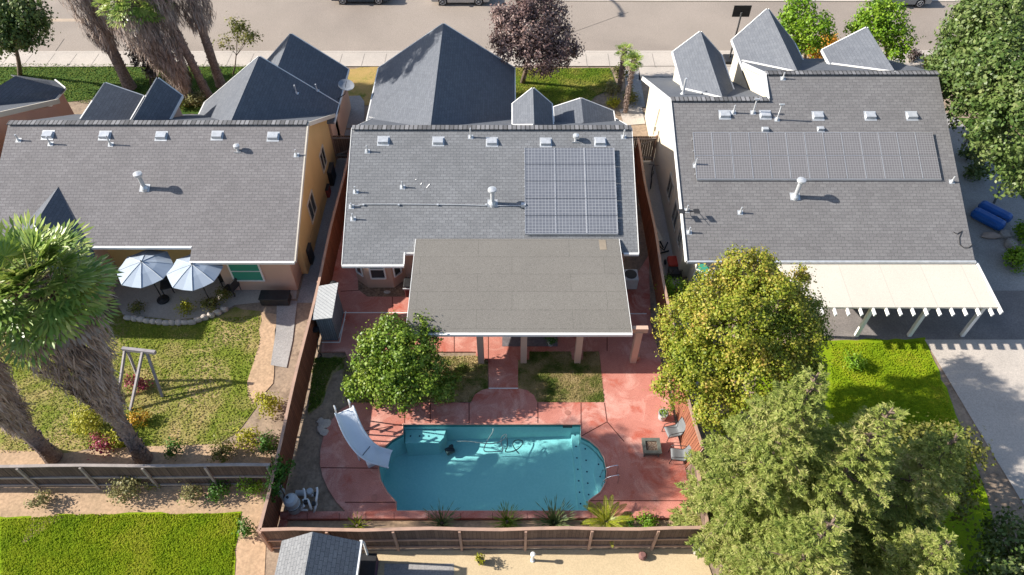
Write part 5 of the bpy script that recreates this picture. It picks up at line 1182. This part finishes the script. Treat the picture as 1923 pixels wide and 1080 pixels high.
def bicycle(c, rz, label, colr):
    t = proto('bicycle', label, 'bicycle')
    for x in (-.5,.5):
        mb = MB(); pts = [Vector((x+.32*math.cos(a), 0, .33+.32*math.sin(a))) for a in np.linspace(0, 2*math.pi, 25)]; mb.tube(pts, .022, 6, cap=False)
        for a in range(6): an = a*math.pi/3; mb.tube([Vector((x,0,.33)), Vector((x+.31*math.cos(an),0,.33+.31*math.sin(an)))], .004, 3)
        mb.build('wheel', BLACK, t)
    mb = MB()
    for a, b_ in (((-.5,.33),(-.1,.33)),((-.5,.33),(-.2,.75)),((-.1,.33),(-.2,.85)),((-.1,.33),(.38,.75)),((-.2,.75),(.38,.8)),((.36,.95),(.5,.33))): mb.tube([Vector((a[0],0,a[1])), Vector((b_[0],0,b_[1]))], .018, 6)
    mb.build('frame', colr, t); mb = MB(); mb.cbox((-.22,0,.88), (.24,.12,.05)); mb.build('saddle', BLACK, t); mb = MB(); mb.tube([Vector((.33,-.28,1.0)), Vector((.36,0,.96)), Vector((.33,.28,1.0))], .015, 6); mb.build('handlebar', BLACK, t)
    place(t, c, rz)
bicycle(P(1222,342), R(80), 'dark bicycle leaning by the cream wall in the right alley', DARKM)
TP = thing('terracotta_planter', P(1264,560), 'terracotta planter under the bright green shrub in the right alley', 'planter'); c = P(1264,566)
mb = MB(); mb.lathe(c, [(.35,0),(.45,.4),(.5,.45),(.42,.45)], 18); mb.build('pot', M('terracotta', (.42,.16,.08)), TP)
# left alley
def grillbox(u, v, d, mat, label, cat, nm, rz=0):
    c = P(u, v); t = thing(nm, c, label, cat); mb = MB(); mb.cbox(c + Vector((0,0,d[2]/2)), d, rz); mb.build('body', mat, t, bevel=.05)
    mb = MB(); mb.cbox(c + Vector((0,0,d[2]+.03)), (d[0]*1.04,d[1]*1.04,.06), rz); mb.build('lid', BLACK if mat is not BLACK else DARKM, t, bevel=.02); return t
grillbox(618,340,(.75,.9,.95),BLACK,'black covered grill in the alley left of the red fence','grill','grill')
grillbox(613,366,(.5,.55,.55),M('red_box',(.35,.08,.06)),'red toolbox standing behind the black grill','box','toolbox')
grillbox(592,424,(.5,.6,.55),M('blue_box',(.03,.10,.42)),'blue storage box in the left alley','box','storage_box')
grillbox(600,408,(.3,.4,.4),METAL,'small grey bucket beside the blue storage box','bucket','bucket')
grillbox(583,460,(.5,.8,.9),DARKM,'dark bin behind the blue storage box in the left alley','bin','trash_bin')
grillbox(580,490,(.55,.6,1.0),BLACK,'black bin at the rear corner of the left house','bin','trash_bin')
# boulder, things behind the fence
mb = MB(); mb.blob(P(1314,1026,.25), .36, 5, 3, .22, .8, .9, 1.0); mb.build('boulder', M('pale_rock', (.5,.47,.42), (.38,.35,.31), 6, .9, .3, 12), top=('pale boulder at the outer corner of the back fence', 'rock'))
PT3 = thing('potted_plant', P(903,1056), 'small yellow green potted plant on the tan patio behind the back fence', 'potted plant'); c = P(903,1056)
mb = MB(); mb.lathe(c, [(.1,0),(.14,.22),(.1,.22)], 12); mb.build('pot', BLACK, PT3); C, N = crown_points([((c.x,c.y,.38),.2)], 300, .1); leaf_mesh('foliage', C, N, .07, .05, L_YEL, PT3)
BF = thing('patio_post', P(1000,1052), 'short white post casting a shadow on the tan patio', 'post'); c = P(1000,1052); mb = MB(); mb.lathe(c, [(.09,0),(.05,.03),(.045,.5),(.09,.52),(.09,.62),(.03,.64)], 12); mb.build('body', WHITE, BF)
mb = MB(); mb.lathe(P(1206,1046,-.02), [(.14,0),(.16,.15),(.1,.26)], 12); mb.build('ceramic_pot', M('red_pot', (.20,.10,.09)), top=('small dark reddish pot on the tan patio near the boulder', 'pot'))
grillbox(692,1072,(.7,.8,.6),M('purple_box',(.07,.04,.09)),'dark purple box between the shed and the grey slab','box','storage_box')
# left garden
def parasol(u, v, label, h=2.35, r=1.28):
    c = P(u, v, h); c.z = 0; t = thing('parasol', c, label, 'parasol', 'pale blue parasols on the left patio'); cvm = M('parasol_cloth', (.33,.39,.47), (.29,.35,.43), 1, .7)
    mb = MB(); N_ = 8; vs = [c + Vector((0,0,h+.42))]
    for f in (.5, 1):
        for i in range(16):
            a = 2*math.pi*i/16 + .2; rr = r*f*(1 if i % 2 == 0 else .93); vs.append(c + Vector((rr*math.cos(a), rr*math.sin(a), h + .42*(1-f)**1.0 - (0 if i % 2 == 0 else .035*f) + (.03 if f == .5 else 0))))
    fs = [(0, 1+i, 1+(i+1) % 16) for i in range(16)] + [(1+i, 17+i, 17+(i+1) % 16, 1+(i+1) % 16) for i in range(16)]
    n0 = len(vs); vs2 = vs + [v - Vector((0,0,.02)) for v in vs]; fs2 = fs + [tuple(i+n0 for i in f[::-1]) for f in fs] + [(17+i, 17+n0+i, 17+n0+(i+1) % 16, 17+(i+1) % 16) for i in range(16)]
    mb.add(vs2, fs2); cv = mb.build('canopy', cvm, t)
    for i in range(8):
        rb = MB(); a = 2*math.pi*i/8 + .2; rb.tube([c + Vector((0,0,h+.43)), c + Vector((r*.5*math.cos(a), r*.5*math.sin(a), h+.25)), c + Vector((r*math.cos(a), r*math.sin(a), h+.01))], .012, 4); rb.build('rib', EQ, cv)
    mb = MB(); mb.tube([c, c + Vector((0,0,h+.5))], .03, 8); mb.build('pole', DARKM, t)
    mb = MB(); mb.lathe(c, [(.3,0),(.3,.06),(.06,.12)], 14); mb.build('base', DARKM, t)
parasol(272,503,'pale blue parasol nearer the big fan palm')
parasol(366,508,'pale blue parasol nearer the rear window of the left house')
def patiochair(u, v, rz, label):
    c = P(u, v); t = thing('patio_chair', c, label, 'chair'); mb = MB(); mb.cbox(c + Vector((0,0,.42)), (.55,.55,.08), rz); mb.build('seat', DARKM, t)
    d = Vector((-math.sin(rz), math.cos(rz), 0)); mb = MB(); mb.cbox(c + d*.27 + Vector((0,0,.7)), (.55,.06,.5), rz); mb.build('backrest', DARKM, t)
    for sx in (-1,1):
        for sy in (-1,1): q = c + Matrix.Rotation(rz,3,'Z') @ Vector((sx*.24,sy*.24,0)); mb = MB(); mb.bar(q, q + Vector((0,0,.4)), .04, .04); mb.build('leg', DARKM, t)
patiochair(318,545,.3,'dark patio chair between the two parasols'); patiochair(425,530,-1,'dark patio chair right of the parasols'); patiochair(440,548,-2,'dark patio chair at the edge of the left patio')
mb = MB()
for i in range(16):
    u = 240 + i*12; v = 596 + 10*math.sin(i/15*math.pi) - (0 if i < 10 else (i-10)*3); mb.blob(P(u, v, .08), .2, i, 2, .15, 1.1, .7, .8)
mb.build('planter_edge', CONC, top=('low curved stone edge between the left patio and the lawn', 'planter edge'))
grillbox(520,566,(1.4,.6,.45),DARKM,'long dark storage box at the edge of the left patio','box','storage_box')
SW = thing('swing_frame', P(265,745), 'grey timber swing frame beside the palm in the left garden', 'swing frame'); SWM = M('grey_timber', (.30,.28,.29), (.24,.22,.23), 5)
for pts in (((230,655,2.1),(292,662,2.1)),): mb = MB(); mb.bar(P(*pts[0]), P(*pts[1]), .14, .16); mb.build('beam', SWM, SW)
for a, b_ in (((235,655,2.1),(222,745,0)),((238,655,2.1),(262,715,0)),((268,660,2.1),(245,770,0)),((275,660,2.1),(305,745,0))): mb = MB(); mb.bar(P(*a), P(*b_), .1, .1); mb.build('leg', SWM, SW)
for i, (a, b_) in enumerate((((85,800,1.3),(130,860,0)),((120,740,1.4),(100,790,0)))):
    pass
# right garden: blue boat, blocks
BB = thing('pedal_boat', P(1857,425), 'bright blue plastic tub with two rounded humps on the shaded strip', 'boat'); BL = M('blue_plastic', (.015,.10,.36), (.012,.08,.30), 2, .35)
c = P(1857,412); ang = R(-48)
for sg in (-1, 1):
    mb = MB(); q = c + Matrix.Rotation(ang,3,'Z') @ Vector((0, sg*.42, .3)); mb.cbox(q, (1.75,.72,.5), ang); mb.build('hull', BL, BB, bevel=.22)
mb = MB(); mb.cbox(c + Vector((0,0,.2)), (1.5,.6,.3), ang); mb.build('centre_well', BL, BB); mb = MB(); mb.cbox(c + Matrix.Rotation(ang,3,'Z') @ Vector((.45,0,.37)), (.5,.16,.06), ang); mb.build('seat', BLACK, BB)
mb = MB(); mb.blob(P(1862,442,.1), .42, 3, 2, .2, 1.3, .5, .35); mb.build('boulder', M('pink_rock', (.42,.33,.28)), top=('flat pinkish rock in front of the blue tub', 'rock'))
for i, (u, v, s) in enumerate(((1888,440,.3),(1898,458,.32),(1908,478,.34),(1917,500,.3))):
    mb = MB(); mb.blob(P(u, v, .12), s, 20+i, 2, .15, 1.1, 1, .7); mb.build('boulder', CONCG, top=(('grey boulder nearest the blue tub','second grey boulder from the blue tub','third grey boulder from the blue tub','grey boulder farthest from the blue tub')[i], 'rock'))
mb = MB(); mb.bar(P(1800,292,-.02), P(1822,252,-.02), .1, .01); mb.bar(P(1866,382,-.02), P(1884,344,-.02), .12, .01); mb.build('concrete_joint_line', BLACK, kind='structure')
# ================================================================ STREET OBJECTS
# satellite dish on the left garage
DS = thing('satellite_dish', P(648,205,2.7), 'round grey satellite dish on the eave of the left garage roof', 'satellite dish'); c = P(650,161,3.4)
mb = MB(); n_ = 20; vs = [c]; nrm = Vector((.25,-.25,.93)).normalized(); ax = nrm.cross(Vector((0,1,0))).normalized(); ay = nrm.cross(ax)
for f in (.5, 1):
    for i in range(n_): a = 2*math.pi*i/n_; vs.append(c + (ax*math.cos(a)*.46 + ay*math.sin(a)*.42)*f + nrm*(.09*f*f))
fs = [(0,1+i,1+(i+1)%n_) for i in range(n_)] + [(1+i,1+n_+i,1+n_+(i+1)%n_,1+(i+1)%n_) for i in range(n_)]; k_ = len(vs)
mb.add(vs + [v - nrm*.02 for v in vs], fs + [tuple(i+k_ for i in f[::-1]) for f in fs] + [(1+n_+i,1+n_+k_+i,1+n_+k_+(i+1)%n_,1+n_+(i+1)%n_) for i in range(n_)]); mb.build('dish', M('dish_grey', (.28,.30,.33), None, 3, .5), DS)
mb = MB(); mb.tube([c - nrm*.02, c + Vector((-.15,-.1,-.5)), Vector((-10.2,c.y-.3,2.7))], .03, 6); mb.tube([c + Vector((0,-.3,.05)), c + nrm*.4], .015, 5); mb.build('mast', DARKM, DS)
# street lamp: its head throws the shadow on the road
shp = P(1165,18); hl = 8.0; hx = shp.x - hl/math.tan(SUN_EL)
LP = thing('street_lamp', (hx-1.0,54.6,0), 'tall street lamp on the far pavement above the top edge', 'street lamp')
mb = MB(); mb.tube(smooth([Vector((hx-1.2,54.6,0)), Vector((hx-1.2,54.6,5)), Vector((hx-1.15,54.5,7.5)), Vector((hx-.8,53.5,8.2)), Vector((hx,shp.y+.3,8.05))],3), .07, 8); mb.build('pole', METAL, LP)
mb = MB(); mb.cbox((hx,shp.y,7.98), (.32,.7,.14)); mb.build('lamp_head', METAL, LP, bevel=.04)
# basketball hoop
BH = thing('basketball_hoop', (15.0,44.75,0), 'black backed basketball hoop standing at the kerb', 'basketball hoop')
mb = MB(); c = P(1393,21,3.3); mb.cbox(c, (1.15,.05,.78)); mb.build('backboard', BLACK, BH)
mb = MB(); mb.tube([Vector((15.05,44.4,0)), Vector((15.1,44.4,2.4)), Vector((c.x,c.y-.05,3.2))], .06, 8); mb.build('pole', DARKM, BH)
mb = MB(); mb.tube([Vector((c.x+.23*math.cos(a), c.y+.32+.23*math.sin(a), 3.05)) for a in np.linspace(0, 2*math.pi, 17)], .012, 6, cap=False); mb.build('rim', M('orange_rim', (.6,.12,.02)), BH)
mb = MB(); mb.cbox((c.x,c.y-.04,3.08), (.12,.04,.3)); mb.build('bracket', OFFW, BH); mb = MB(); mb.cbox((15.05,44.3,.12), (.8,1.0,.22)); mb.build('base', BLACK, BH, bevel=.05)
def car(x, y, rz, paint, label):
    t = proto('parked_car', label, 'car', 'cars parked along the far kerb')
    mb = MB(); mb.yprism(-.88, .88, [(-2.2,.28),(-2.28,.55),(-2.15,.85),(-1.5,.95),(1.3,.95),(2.1,.78),(2.25,.5),(2.2,.26),(1.75,.24),(1.72,.5),(1.55,.66),(1.3,.66),(1.12,.5),(1.08,.2),(-1.0,.2),(-1.04,.5),(-1.2,.66),(-1.48,.66),(-1.64,.5),(-1.68,.26)]); mb.build('body', paint, t, bevel=.06)
    mb = MB(); mb.yprism(-.74, .74, [(-1.75,.93),(-1.15,1.38),(.25,1.42),(1.15,.93)]); gh = mb.build('cabin', GLASS, t, bevel=.08)
    mb = MB(); mb.slab([(-1.1,-.68,1.45),(.2,-.68,1.47),(.2,.68,1.47),(-1.1,.68,1.45)],.06); mb.build('roof', paint, gh, bevel=.03)
    for x_ in (-1.34,1.4):
        for sy in (-1,1):
            mb = MB(); mb.tube([Vector((x_,sy*.70,.32)), Vector((x_,sy*.90,.32))], .32, 22); wh = mb.build('tyre', BLACK, t)
            mb = MB(); mb.tube([Vector((x_,sy*.895,.32)), Vector((x_,sy*.908,.32))], .07, 12)
            for k in range(5): a = k*1.2566; mb.bar((x_,sy*.905,.32), (x_+.2*math.cos(a),sy*.905,.32+.2*math.sin(a)), .07, .02)
            mb.tube([Vector((x_+.215*math.cos(a), sy*.905, .32+.215*math.sin(a))) for a in np.linspace(0, 2*math.pi, 21)], .022, 5, cap=False); mb.build('rim', METAL, wh)
    for sy in (-1,1): mb = MB(); mb.cbox((-2.22,sy*.62,.68), (.1,.36,.14)); mb.build('headlight', WHITE, t, bevel=.02); mb = MB(); mb.cbox((2.2,sy*.62,.7), (.1,.3,.14)); mb.build('tail_light', M('red_lens', (.4,.02,.02), None, 3, .2), t, bevel=.02)
    for sy in (-1,1): mb = MB(); mb.cbox((-.75,sy*.95,.95), (.14,.16,.12)); mb.build('mirror', paint, t, bevel=.02)
    place(t, (x, y, -.04), rz)
car(P(678,6).x, 53.1, 0, M('car_blue', (.035,.06,.09), None, 2, .25, metal=.4, spec=.6), 'dark blue car leftmost along the top edge')
car(P(865,7).x, 52.95, 0, M('car_silver', (.45,.46,.47), None, 2, .25, metal=.5, spec=.6), 'silver car above the purple plum tree')
car(P(1686,7).x, 52.65, 0, M('car_grey', (.30,.33,.36), None, 2, .25, metal=.5, spec=.6), 'grey car behind the fresh green trees at the top right')
